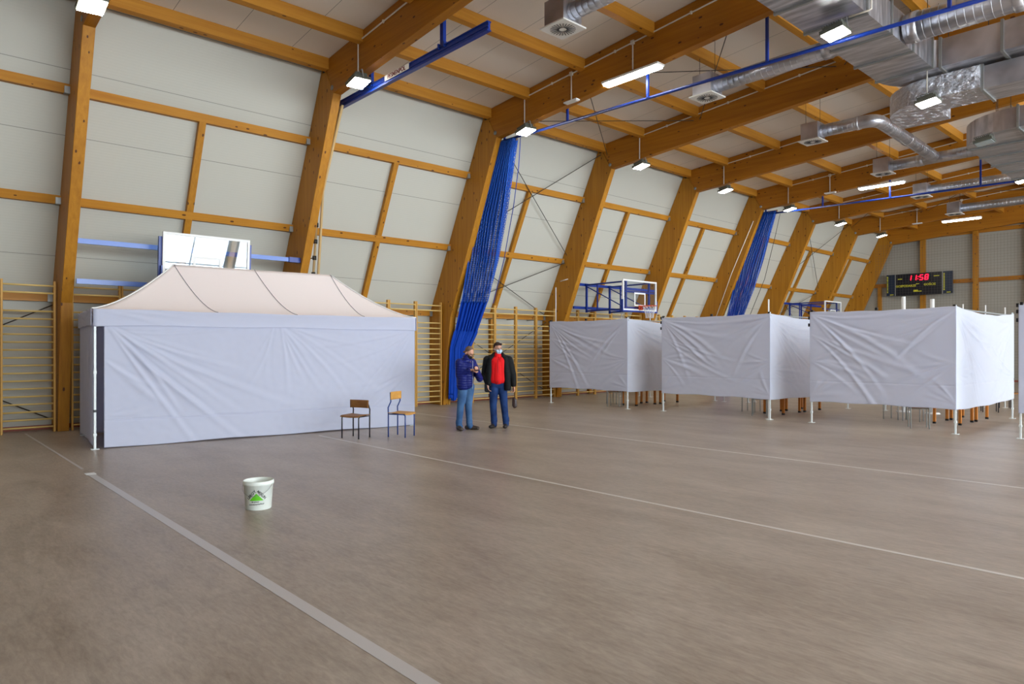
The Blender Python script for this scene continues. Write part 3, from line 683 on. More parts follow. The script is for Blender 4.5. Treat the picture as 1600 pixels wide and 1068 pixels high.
def rect_duct(path, w, z0, z1, label, mm='duct', flange=1.05, rc=.55):
    """path of xy points; 90 degree corners are rounded"""
    P = [Vector((p[0], p[1])) for p in path]; pts = [(P[0], None)]
    C = [P[0]]
    for i in range(1, len(P)-1):
        a, c, b = P[i-1], P[i], P[i+1]; da = (a-c).normalized(); db = (b-c).normalized(); r = w/2+.12
        s_, e_ = c+da*r, c+db*r; cc = c+da*r+db*r
        for j in range(9):
            th = j/8*math.pi/2; C.append(cc-db*r*math.cos(th)-da*r*math.sin(th))
    C.append(P[-1]); o = Vector((C[0].x, C[0].y, z0))
    t = empty('rectangular_duct', o, 0, label, 'air duct', 'flat rectangular air ducts')
    L = []; R = []
    for i, p in enumerate(C):
        d = ((C[i+1]-p).normalized() if i < len(C)-1 else Vector((0, 0)))+((p-C[i-1]).normalized() if i else Vector((0, 0))); d.normalize()
        nrm = Vector((-d.y, d.x)); L.append(p+nrm*w/2); R.append(p-nrm*w/2)
    vs = []; fs = []
    for l, r in zip(L, R): vs += [(l.x-o.x, l.y-o.y, 0), (r.x-o.x, r.y-o.y, 0), (r.x-o.x, r.y-o.y, z1-z0), (l.x-o.x, l.y-o.y, z1-z0)]
    n = len(C)
    for i in range(n-1):
        for k in range(4): fs.append((i*4+k, i*4+(k+1) % 4, (i+1)*4+(k+1) % 4, (i+1)*4+k))
    fs += [(0, 3, 2, 1), ((n-1)*4, (n-1)*4+1, (n-1)*4+2, (n-1)*4+3)]
    MB().add(vs, fs).build('sheet_casing', M[mm], t)
    # flanges on the straight runs
    for i in range(n-1):
        a, b = C[i], C[i+1]; Ls = (b-a).length
        if Ls < .9: continue
        d = (b-a)/Ls; k = int(Ls/flange)
        for j in range(k+1):
            p = a+d*(j*Ls/max(k, 1)); nrm = Vector((-d.y, d.x)); R_ = Matrix(((d.x, nrm.x, 0), (d.y, nrm.y, 0), (0, 0, 1)))
            MB().box((p.x-o.x, p.y-o.y, (z1-z0)/2), (.05, w+.07, z1-z0+.07), R_).build('flange', M['grey'], t)
    hz = MB()
    for i in range(0, n-1, 3):
        p = C[i]; hz.tube([(p.x-o.x, p.y-o.y, z1-z0), (p.x-o.x, p.y-o.y, roof_z(p.x)-z0)], .008, 5)
    hz.build('hanging_wire', M['wire'], t)
rect_duct([(-5.15, 4.5), (-5.15, 16.4), (-.3, 16.4)], 1.05, 7.42, 7.98, 'big flat duct with cross ribs turning right at the top right of the view')
rect_duct([(-5.4, 18.0), (-5.4, 16.72), (-3.9, 16.72)], 1.0, 6.93, 7.38, 'foil wrapped curved duct below the big flat duct', 'foil', 5)
rect_duct([(-3.88, 16.75), (-.3, 16.75)], .9, 6.9, 7.36, 'flat duct with ribs right of the foil wrapped duct')
rect_duct([(-.3, 20.7), (-4.8, 20.7), (-4.8, 26.2)], 1.25, 7.0, 7.5, 'lower flat duct with rounded end turning away at the right edge')
# ---------------------------------------------------------------- cloth
def folds(w, h, seed, fans, n0=3, micro=.004, sag=.02):
    rnd = random.Random(seed); FO = []
    for (ax, az, a0, a1, n, amp, L) in fans:
        for i in range(n):
            a = math.radians(a0+(a1-a0)*(i+rnd.random()*.6)/n)
            FO.append((ax*w, az*h, math.cos(a), math.sin(a), L*(.6+.5*rnd.random()), amp*(.55+.6*rnd.random()), .030+.026*rnd.random(), rnd.uniform(-.3, .3)))
    def f(u, v):
        x, z = u*w, v*h; d = 0
        for (ax, az, cx, cz, L, am, wd, cv) in FO:
            r = (x-ax)*cx+(z-az)*cz; q = -(x-ax)*cz+(z-az)*cx
            if 0 < r < L:
                q -= cv*r*r/L; ww = wd*(.4+1.1*r/L); e = math.sin(math.pi*min(1, r/L)**.75)
                d += am*e*(math.exp(-(q/ww)**2)-.5*math.exp(-((q-1.7*ww)/ww)**2))
        d += micro*2*noise.noise(Vector((x*2.2, z*3.1, seed)))+micro*noise.noise(Vector((x*7, z*9, seed)))
        d += .02*noise.noise(Vector((x*.7, z*1.1, seed+9)))
        return d
    return f
def cloth(parent, O, p0, p1, z0, z1, seed, fans, name='side_cloth', mm='booth', flip=1, topsag=.03, botsag=.02, nu=110, nv=80, seam=None, th=.004, wf=1):
    """vertical cloth from p0 to p1; displacement is towards the left-hand normal*flip"""
    a, b = Vector(p0), Vector(p1); w = (b-a).length; d = (b-a)/w; nrm = Vector((d.y, -d.x))*flip; f = folds(w, z1-z0, seed, fans)
    rnd = random.Random(seed+5); ph = rnd.random()*6
    def fn(u, v):
        p = a+d*(u*w); k = math.sin(math.pi*u)
        edge = min(1, u*12, (1-u)*12)**.5
        dd = f(u, v)*edge*wf*.72
        zt = z1 - topsag*k + .006*math.sin(u*23+ph); zb = z0 + botsag*k + .008*math.sin(u*17+ph)
        z = zb+(zt-zb)*v
        if seam and abs(z-seam) < .012: dd -= .006
        dd += -.015*k*math.sin(math.pi*v)
        p = p+nrm*dd
        return Vector((p.x, p.y, z))-O
    mb = MB(); mb.grid(fn, nu, nv); o = mb.build(name, M[mm], parent, fix=False); s_ = o.modifiers.new('s', 'SOLIDIFY'); s_.thickness = th
    return o
# ---------------------------------------------------------------- the big tent
TA = Vector((-13.23, 2.55)); TD = Vector((.0973, .9953)); TN = Vector((-.9953, .0973)); TL, TW = 6.07, 2.35
tp = lambda s_, q: TA+TD*s_+TN*q
t = empty('pop_up_tent', (TA.x, TA.y, 0), math.atan2(TD.y, TD.x)-math.pi/2, 'large white pop-up tent with closed cloth sides by the left wall', 'tent')
tent = t
# local frame: x = away from the wall, y = along the tent
ZE, ZR, ZV = 2.36, 3.31, 2.07
O0 = Vector((0, 0, 0))
RA, RB = Vector((-TW/2, 1.45, ZR)), Vector((-TW/2, 4.6, ZR))
cA, cB, cC, cD = Vector((.02, -.02, ZE)), Vector((.02, TL+.02, ZE)), Vector((-TW-.02, TL+.02, ZE)), Vector((-TW-.02, -.02, ZE))
def roofface(e0, e1, r0, r1):
    def fn(u, v):
        e = e0.lerp(e1, u); r = r0.lerp(r1, u); p = e.lerp(r, v); k = math.sin(math.pi*u)
        z = ZE+(ZR-ZE)*(v**1.45) - .012*k*math.sin(math.pi*v) - (.015*k if v < .999 else .02*k)*(1-v)
        if v > .98: z -= .0
        return Vector((p.x, p.y, z+.006*noise.noise(Vector((p.x*2, p.y*2, 3)))))
    return fn
mb = MB()
for e0, e1, r0, r1 in ((cA, cB, RA, RB), (cB, cC, RB, RB), (cC, cD, RB, RA), (cD, cA, RA, RA)): mb.grid(roofface(e0, e1, r0, r1), 48, 26)
rf = mb.build('roof_cloth', M['roofcloth'], t, fix=False); s_ = rf.modifiers.new('s', 'SOLIDIFY'); s_.thickness = .004
M['seam'] = mat('grey_roof_seam', S(110, 106, 116), .7)
ff = roofface(cA, cB, RA, RB)
for yr, yb in ((1.45, 1.98), (2.97, 3.45), (4.6, 4.86)):
    pts = []
    for i in range(21):
        v = i/20; yt = yb+(yr-yb)*v; pts.append(ff((yt-v*1.45)/((1-v)*TL+v*3.15), v)+Vector((.006, 0, .006)))
    MB().tube(pts, .005, 5).build('seam', M['seam'], rf)
for u in (0, 1): MB().tube([ff(u, i/20)+Vector((.004, 0, .006)) for i in range(21)], .012, 6).build('hip_welt', M['white'], rf)
# valance
def val(p0, p1, seed, nm='valance'): 
    return cloth(t, O0, p0, p1, ZV, ZE, seed, [(0, 1, -12, -2, 3, .010, 2.5), (1, 1, 182, 192, 3, .010, 2.5)], nm, 'tent', 1, .01, .012, 90, 14)
val((.03, 0), (.03, TL), 1); val((-TW, -.03), (.03, -.03), 2); val((.03, TL+.03), (-TW, TL+.03), 3); val((-TW-.03, TL), (-TW-.03, 0), 4)
wf_ = [(0, 1, -58, -26, 9, .024, 3.4), (0, .7, -50, -20, 5, .014, 1.6), (0, .95, -22, -6, 4, .010, 3.0), (.5, 1, -78, -30, 6, .014, 2.0), (.52, 1, -28, -10, 3, .012, 2.6), (1, 1, 196, 238, 7, .016, 2.4), (.99, .6, 196, 232, 8, .017, 2.2), (.48, 1, 240, 262, 3, .010, 1.8), (0, .25, -5, 30, 3, .010, 1.0)]
o = cloth(t, O0, (.0, .16), (.0, TL), .012, ZV+.05, 11, wf_, 'front_cloth', 'tent', 1, 0, .01, 400, 130, .47)
MB().tube([(.012, .3+i*.25, .47+.004*math.sin(i)) for i in range(24)], .004, 4).build('seam', M['tent'], o)
cloth(t, O0, (-TW, .0), (-.06, .0), .05, ZV+.05, 12, [(1, 1, 215, 260, 6, .02, 1.8), (0, 1, -80, -50, 3, .015, 1.6)], 'side_cloth', 'tent', 1, 0, .03, 90, 70)
cloth(t, O0, (.0, TL), (-TW, TL), .012, ZV+.05, 13, [(0, 1, -70, -40, 4, .02, 1.8)], 'side_cloth', 'tent', 1, 0, .01, 70, 50)
cloth(t, O0, (-TW, TL), (-TW, .0), .012, ZV+.05, 14, [(0, 1, -70, -40, 4, .02, 1.8)], 'back_cloth', 'tent', 1, 0, .01, 70, 40)
def leg(parent, x, y, h, band=True, foot=True, r=.02, top=0):
    mb = MB(); mb.bb((x-r, y-r, .0), (x+r, y+r, h)); mb.bb((x-r-.006, y-r-.006, h*.55), (x+r+.006, y+r+.006, h*.55+.05))
    mb.bb((x-r-.008, y-r-.008, .22), (x+r+.008, y+r+.008, .26)); 
    lg = mb.build('leg', M['steel'], parent, bevel=.003)
    if foot: MB().bb((x-.06, y-.06, 0), (x+.06, y+.06, .008)).build('foot_plate', M['steel'], lg)
    if band: MB().bb((x-r-.007, y-r-.007, .62), (x+r+.007, y+r+.007, .66)).build('band', M['dark'], lg)
    return lg
for x, y in ((-.03, .03), (-.045, TL-.06), (-TW+.06, .06), (-TW+.06, TL-.06)): leg(t, x, y, 2.3, r=.018)

# ---------------------------------------------------------------- cloth screen booths
def booth(x0, x1, y0, seed, label, dep=4.55, top=2.52, side=True):
    t = empty('screen_booth', (x0, y0, 0), 0, label, 'screen booth', 'white cloth screen booths on poles')
    w = x1-x0; b = .48
    q = random.Random(seed*3); fr = [(0, .97, -52, -6, 8, .024, 2.6+q.random()*.6), (0, .45, -35, 18, 6, .016, 1.5), (1, .97, 186, 225, 6, .018, 2.0), (1, .45, 170, 222, 5, .015, 1.3), (0, .06, 8, 65, 5, .013, .9), (0, .75, -38, -14, 3, .022, 2.9), (1, .05, 120, 172, 4, .012, .8)]
    c = cloth(t, O0, (0.0, 0), (w, 0), b, top, seed, fr, 'front_cloth', 'booth', 1, .03, .015, 230, 130, .95)
    c.data.transform(Matrix.Identity(4))
    s_ = [(0, .95, -48, -8, 8, .032, 3.4), (1, .95, 188, 232, 8, .028, 2.8), (1, .3, 160, 215, 5, .022, 2.0), (0, .35, -25, 30, 5, .018, 1.8)]
    if side: cloth(t, O0, (w, 0), (w, dep), b, top, seed+1, s_, 'side_cloth', 'booth_lit_side', 1, .10, -.03, 260, 120, .95)
    for x, y in ((0, 0), (w, 0), (w, dep), (0, dep)):
        lg = leg(t, x-.025 if x else .025, y+.035 if y < 1 else y-.035, top+.03, band=False, r=.016)
    for x in (.02, w*.48, w-.06): MB().bb((x, .0, top-.02), (x+.05, .05, top+.035)).build('clip', M['dark'], t)
    mb = MB(); mb.bb((.0, .035, top-.06), (w, .06, top-.03)); mb.bb((w-.06, .03, top-.06), (w-.03, dep, top-.03)); mb.build('top_rail', M['grey'], t)
    mb = MB()
    for z in (top-.02, top-.14, top-.30): mb.bb((-.035, -.01, z-.035), (.0, .045, z+.035))
    mb.build('strap', M['dark'], t)
    return t
booth(-15.0, -11.97, 15.2, 21, 'white cloth screen booth nearest the left wall')
booth(-10.99, -7.92, 15.42, 31, 'second white cloth screen booth from the left wall, in front of the farther blue curtain')
booth(-7.04, -4.14, 15.56, 41, 'third white cloth screen booth from the left wall, below the scoreboard')
booth(-3.16, -.1, 15.68, 51, 'white cloth screen booth cut off by the right edge of the view', side=False)
# poles that show above the cloth
for x, y, h, r, lb in ((-6.54, 20.0, 3.06, .05, 'thick white post standing left below the scoreboard'), (-5.86, 20.0, 2.96, .05, 'thick white post standing right below the scoreboard')):
    t = empty('net_post', (x, y, 0), 0, lb, 'post', 'thick white net posts behind the third booth')
    MB().tube([(0, 0, 0), (0, 0, h)], r, 14).build('post', M['white'], t); MB().lathe([(0, .03), (.16, .03), (.18, 0), (0, 0)], n=20).build('foot_plate', M['white'], t)
for x, y, h, lb in ((-5.9, 22.8, 2.95, 'thin white pole right of the scoreboard, first of three'), (-5.45, 23.2, 2.92, 'thin white pole right of the scoreboard, middle of three'), (-5.05, 23.5, 2.85, 'thin white pole right of the scoreboard, last of three'),
                    (-15.3, 19.1, 3.1, 'thin white pole in front of the hoop frame above the first booth'), (-14.45, 19.6, 3.02, 'thin white pole under the orange hoop'), (-11.6, 19.6, 2.72, 'thin white pole above the middle of the second booth'),
                    (-10.9, 20.2, 2.75, 'short white pole tip above the right part of the second booth'), (-8.05, 15.6, 2.86, 'white pole rising at the right front corner of the second booth'), (-9.6, 24.4, 2.95, 'thin white pole in front of the farther hoop')):
    t = empty('tent_pole', (x, y, 0), 0, lb, 'pole', 'thin white poles behind the booths')
    MB().tube([(0, 0, 0), (0, 0, h)], .018, 8).build('pole', M['white'], t); MB().bb((-.06, -.06, 0), (.06, .06, .008)).build('foot_plate', M['white'], t)

# ---------------------------------------------------------------- tables and chairs
def table(x, y, rz, label, w=.62, l=1.2):
    t = empty('school_table', (x, y, 0), rz, label, 'table', 'tables inside the booths')
    MB().box((0, 0, .73), (w, l, .025)).build('tabletop', M['ply'], t, bevel=.004)
    MB().bb((-w/2+.05, -l/2+.05, .63), (w/2-.05, -l/2+.07, .715)).bb((-w/2+.05, l/2-.07, .63), (w/2-.05, l/2-.05, .715)).build('apron', M['leg_wood'], t)
    for sx in (-1, 1):
        for sy in (-1, 1):
            c = Vector((sx*(w/2-.05), sy*(l/2-.05), 0)); l_ = MB().bb((c.x-.028, c.y-.028, .04), (c.x+.028, c.y+.028, .715)).build('leg', M['leg_wood'], t, bevel=.004)
            MB().bb((c.x-.03, c.y-.03, 0), (c.x+.03, c.y+.03, .045)).build('foot_cap', M['dark'], l_)
    return t
def chair(x, y, rz, label, frame, seat, sh=.45, bh=.86, w=.38, d=.38, group=None, r=.0125):
    """front of the seat faces local -Y"""
    t = empty('school_chair', (x, y, 0), rz, label, 'chair', group)
    def fn(u, v):
        X = (u-.5)*w; Y = (v-.5)*d; return Vector((X, Y, sh-.012*math.cos((u-.5)*math.pi)*1.0-(.02*((.12-v)/.12)**2 if v < .12 else 0)+.008*v))
    mb = MB(); mb.grid(fn, 12, 12); s_ = mb.build('seat', seat, t, fix=False, solid=.012)
    for sx in (-1, 1):
        X = sx*(w/2-.02)
        MB().tube([(X, -d/2+.03, 0), (X, -d/2+.03, sh-.045), (X, -d/2+.05, sh-.022), (X, -d/2+.075, sh-.02)], r, 8).build('leg', frame, t)
        MB().tube([(X, d/2, 0), (X, d/2, sh-.02), (X, d/2+.005, sh+.10), (X, d/2-.055, sh+.22), (X, d/2-.045, bh-.01)], r, 8).build('leg', frame, t)
    mb = MB()
    for sx in (-1, 1): X = sx*(w/2-.02); mb.tube([(X, -d/2+.07, sh-.02), (X, d/2, sh-.02)], r*.9, 8)
    mb.tube([(-w/2+.02, d/2-.05, sh-.022), (w/2-.02, d/2-.05, sh-.022)], r*.8, 8); mb.build('seat_frame', frame, t)
    def fb(u, v):
        X = (u-.5)*w*1.0; return Vector((X, d/2-.062+.03*(1-math.cos((u-.5)*2.2))*-1+.012, bh-.15+.15*v))
    mb = MB(); mb.grid(fb, 12, 5); mb.build('backrest', seat, t, fix=False, solid=.012)
    return t
M['blackpaint'] = mat('black_chair_tube', S(26, 26, 34), .35); M['bluepaint'] = mat('blue_chair_tube', S(20, 60, 130), .35)
M['greychrome'] = mat('grey_chair_tube', S(170, 174, 172), .3, .4)
CHAIRS_HERE = 1
chair(-11.63, 6.56, math.radians(22), 'low school chair with dark tube legs and worn brown seat in front of the tent', M['blackpaint'], M['ply_dark'], .43, .71, .43, .36, 'school chairs in front of the tent')
chair(-11.23, 7.34, math.radians(116), 'taller school chair with blue tube legs and light plywood seat by the tent corner', M['bluepaint'], M['ply'], .455, .86, .38, .40, 'school chairs in front of the tent')
BN = ['nearest the left wall', 'second from the left wall', 'third from the left wall', 'at the right edge']
for i, bx in enumerate((-12.72, -8.55, -4.82)):
    by = (16.7, 17.3, 17.9)[i]
    table(bx, by, 0, 'wooden legged table inside the booth %s, front one' % BN[i], .6, 1.0)
    table(bx+.02, by+1.15, 0, 'wooden legged table inside the booth %s, rear one' % BN[i], .6, 1.0)
    chair(bx-.1+(-.1 if i == 2 else 0), by-1.0 if i < 2 else 16.25, math.radians(205), 'grey metal school chair inside the booth %s, front one' % BN[i], M['greychrome'], M['ply_dark'], .44, .8, .38, .38, 'chairs inside the booths')
    chair(bx-.75, by-.2, math.radians(95), 'grey metal school chair inside the booth %s, left of its table' % BN[i], M['greychrome'], M['ply_dark'], .44, .8, .38, .38, 'chairs inside the booths')
chair(-6.0, 17.8, math.radians(80), 'grey metal school chair standing under the middle of the third booth', M['greychrome'], M['ply_dark'], .44, .8, .38, .38, 'chairs inside the booths')
for x, y, a, lb in ((-5.0, 21.7, 20, 'dark legged school chair far behind the third booth, left'), (-4.9, 23.4, 60, 'dark legged school chair far behind the third booth, right'), (-12.6, 25.5, 15, 'dark legged school chair far behind the second booth, left'), (-11.3, 25.6, -20, 'dark legged school chair far behind the second booth, right')):
    chair(x, y, math.radians(a), lb, M['blackpaint'], M['ply_dark'], .44, .8, .38, .38, 'dark chairs far behind the booths')
# ---------------------------------------------------------------- bucket
bx, by = -7.22, 2.92
t = empty('bucket', (bx, by, 0), YAW, 'white plastic bucket with a green triangle logo standing on the open floor', 'bucket')
M['bucket'] = mat('white_pail_plastic', S(226, 232, 224), .4, 0, .5); M['green'] = mat('green_print', S(96, 190, 30), .5); M['print'] = mat('dark_print', S(40, 46, 44), .5)
prof = [(0, 0), (.125, 0), (.131, .006), (.148, .255), (.156, .257), (.158, .275), (.156, .298), (.150, .303), (.146, .298), (.141, .26), (.126, .012), (0, .012)]
bk = MB().lathe(prof, n=56).build('pail', M['bucket'], t)
def onb(x, z, e=.0015):
    r = .1305+(.148-.1305)*(z/.255)+e; a = x/.14+.12; return Vector((r*math.sin(a), -r*math.cos(a), z))
def wr(co): return onb(co.x, co.z, .0018+max(0, -co.y)*.2)
mb = MB(); nu = 16
for i in range(nu):
    for j in range(8):
        def tri(u, v): zz = .106+.076*v; hw = .073*(1-v)*1.0; return onb(-.0+(u*2-1)*hw+.012, zz)
        mb.add([tri(i/nu, j/8), tri((i+1)/nu, j/8), tri((i+1)/nu, (j+1)/8), tri(i/nu, (j+1)/8)], [(0,1,2,3)])
mb.build('triangle_logo', M['green'], bk, fix=False)
def btext(s, size, cx, cz, ang, nm, mm='print', sx=1):
    return text(s, size, M[mm], nm, bk, Matrix.Translation((cx, 0, cz)) @ Matrix.Rotation(-ang, 4, 'Y') @ XR @ Matrix.Scale(sx, 4, (1, 0, 0)), .0006, warp=wr)
btext('LEROY', .040, -.038, .166, math.radians(46), 'logo_lettering', sx=1.02)
btext('MERLIN', .038, .064, .166, math.radians(-46), 'logo_lettering', sx=.92)
btext('do pracy', .022, -.0, .094, math.radians(3), 'small_lettering'); 
btext('www.leroymerlin.pl', .020, .010, .068, math.radians(3), 'small_lettering')
pts = []
for i in range(25):
    a = math.pi*i/24; pts.append((.155*math.cos(a), -.012-.150*math.sin(a), .272-.118*math.sin(a)))
MB().tube(pts, .0022, 6).build('wire_handle', M['grey'], bk)

# ---------------------------------------------------------------- people
def blob(name, segs, mm, parent, voxel=.01, smooth=4, ells=()):
    bm = bmesh.new()
    def capsule(p0, r0, p1, r1, sq=1, up=(0, 1, 0)):
        p0, p1 = Vector(p0), Vector(p1); t_ = (p1-p0); L = t_.length; t_.normalize(); u = Vector(up)
        if abs(t_.dot(u)) > .95: u = Vector((1, 0, 0))
        s_ = t_.cross(u).normalized(); u = s_.cross(t_).normalized(); n = 16; rings = []
        prof = [(-r0*math.cos(a), r0*math.sin(a)) for a in (.25, .6, 1.0, 1.35)]+[(0, r0), (L*.5, (r0+r1)/2), (L, r1)]+[(L+r1*math.cos(a), r1*math.sin(a)) for a in (1.35, 1.0, .6, .25)]
        for x, r in prof:
            rings.append([bm.verts.new(p0+t_*x+(s_*math.cos(k*2*math.pi/n)+u*math.sin(k*2*math.pi/n)*sq)*r) for k in range(n)])
        for a, b in zip(rings[:-1], rings[1:]):
            for k in range(n): bm.faces.new((a[k], a[(k+1) % n], b[(k+1) % n], b[k]))
        bm.faces.new(rings[0][::-1]); bm.faces.new(rings[-1])
    for s_ in segs: capsule(*s_)
    for e in ells:
        c, rad = e[0], e[1]; R = Euler(e[2]).to_matrix() if len(e) > 2 else Matrix.Identity(3)
        r_ = bmesh.ops.create_uvsphere(bm, u_segments=24, v_segments=16, radius=1)
        for v in r_['verts']: v.co = R @ Vector((v.co.x*rad[0], v.co.y*rad[1], v.co.z*rad[2]))+Vector(c)
    bmesh.ops.recalc_face_normals(bm, faces=bm.faces)
    me = bpy.data.meshes.new(name); bm.to_mesh(me); bm.free(); o = bpy.data.objects.new(name, me); COL.objects.link(o)
    m_ = o.modifiers.new('r', 'REMESH'); m_.mode = 'VOXEL'; m_.voxel_size = voxel; m_.use_smooth_shade = True
    if smooth: m2 = o.modifiers.new('s', 'SMOOTH'); m2.iterations = smooth; m2.factor = .5
    bpy.context.view_layer.update()
    me2 = bpy.data.meshes.new_from_object(o.evaluated_get(bpy.context.evaluated_depsgraph_get())); me2.name = name
    o.modifiers.clear(); o.data = me2; me2.materials.clear(); me2.materials.append(mm)
    for p in me2.polygons: p.use_smooth = True
    o.parent = parent; return o
def cloth_mat(name, col, sc, st=.4, bands=0, col2=None):
    m = mat(name, col, .75, 0, .2); t_ = NT(m); v = t_.coord((1, 1, 1)); n = t_.noise(v, sc, 4, .6)
    if bands:
        z = t_.sep(v)[2]; w_ = t_.math('ABSOLUTE', t_.math('SINE', t_.math('ADD', t_.math('MULTIPLY', z, bands), t_.math('MULTIPLY', n, 1.2)))); h = t_.math('ADD', t_.math('POWER', w_, .4), t_.math('MULTIPLY', n, .3)); t_.bump(h, st, .02)
    else: t_.bump(n, st, .02)
    if col2: t_.col(t_.ramp(t_.noise(v, sc*.6, 3), [(.38, col), (.66, col2)]))
    return m
M['skin'] = mat('skin', S(206, 152, 126), .55); M['hairgrey'] = cloth_mat('grey_brown_hair', S(108, 88, 76), 60); M['hairdark'] = cloth_mat('dark_brown_hair', S(58, 40, 34), 60)
M['navy'] = cloth_mat('navy_quilted_nylon', S(26, 34, 104), 9, .6, 62); M['navy'].node_tree.nodes['Principled BSDF'].inputs['Roughness'].default_value = .42
M['jeans1'] = cloth_mat('mid_blue_denim', S(50, 82, 124), 7, .7, 0, S(74, 108, 148)); M['jeans2'] = cloth_mat('dark_blue_denim', S(20, 40, 84), 7, .7, 0, S(36, 66, 118))
M['black'] = cloth_mat('black_jacket_cloth', S(22, 24, 26), 9, .8); M['red'] = cloth_mat('red_jacket_cloth', S(226, 26, 30), 9, .5)
M['shoe'] = mat('brown_shoe_leather', S(62, 50, 42), .5); M['shoe2'] = mat('dark_shoe_leather', S(34, 28, 28), .5)
M['maskb'] = mat('black_mask_cloth', S(16, 16, 20), .8); M['maskw'] = mat('pale_blue_mask', S(178, 208, 230), .7); M['brownbag'] = mat('brown_pouch_leather', S(52, 34, 32), .45)
M['eye'] = mat('eye_dark', S(40, 32, 30), .3); M['lip'] = mat('lip', S(170, 100, 90), .5)
def rot_about(segs, c, R):
    c = Vector(c); out = []
    for s_ in segs: out.append((tuple(c+R @ (Vector(s_[0])-c)), s_[1], tuple(c+R @ (Vector(s_[2])-c)), s_[3])+tuple(s_[4:]))
    return out
def headpart(H, hr, pts):     # map head-local (face towards -y) into body space
    return [tuple(Vector(H)+hr @ Vector(p)) for p in pts]
def hand(segs, wrist, direc, palm_n, curl, side, sc=1.0):
    """append a five fingered hand: direc along the palm, palm_n out of the palm, curl in radians, side +-1 where the thumb is"""
    w_ = Vector(wrist); d = Vector(direc).normalized(); n = Vector(palm_n).normalized(); n = (n-d*n.dot(d)).normalized(); s_ = d.cross(n)*side
    for q in (-1, -.33, .33, 1): segs.append((tuple(w_+s_*q*.012), .019, tuple(w_+d*.075*sc+s_*q*.028), .0125, 1))
    for q, L in ((1, .9), (.34, 1.0), (-.34, .93), (-1, .74)):
        b = w_+d*.078*sc+s_*q*.030; a = 0; p = b
        for j, l in enumerate((.042, .028, .022)):
            a += curl*(.8 if j == 0 else 1); dd = d*math.cos(a)+n*math.sin(a); e = p+dd*l*L*sc
            segs.append((tuple(p), .0092-.0008*j, tuple(e), .0085-.0008*j, 1)); p = e
    b = w_+d*.02+s_*.026; m1 = b+(d*.55+s_*.75+n*.35).normalized()*.045; m2 = m1+(d*.85+s_*.2+n*.5).normalized()*.032; e = m2+(d*.9+n*.4).normalized()*.024
    segs += [(tuple(b), .013, tuple(m1), .011, 1), (tuple(m1), .0105, tuple(m2), .0095, 1), (tuple(m2), .0092, tuple(e), .008, 1)]

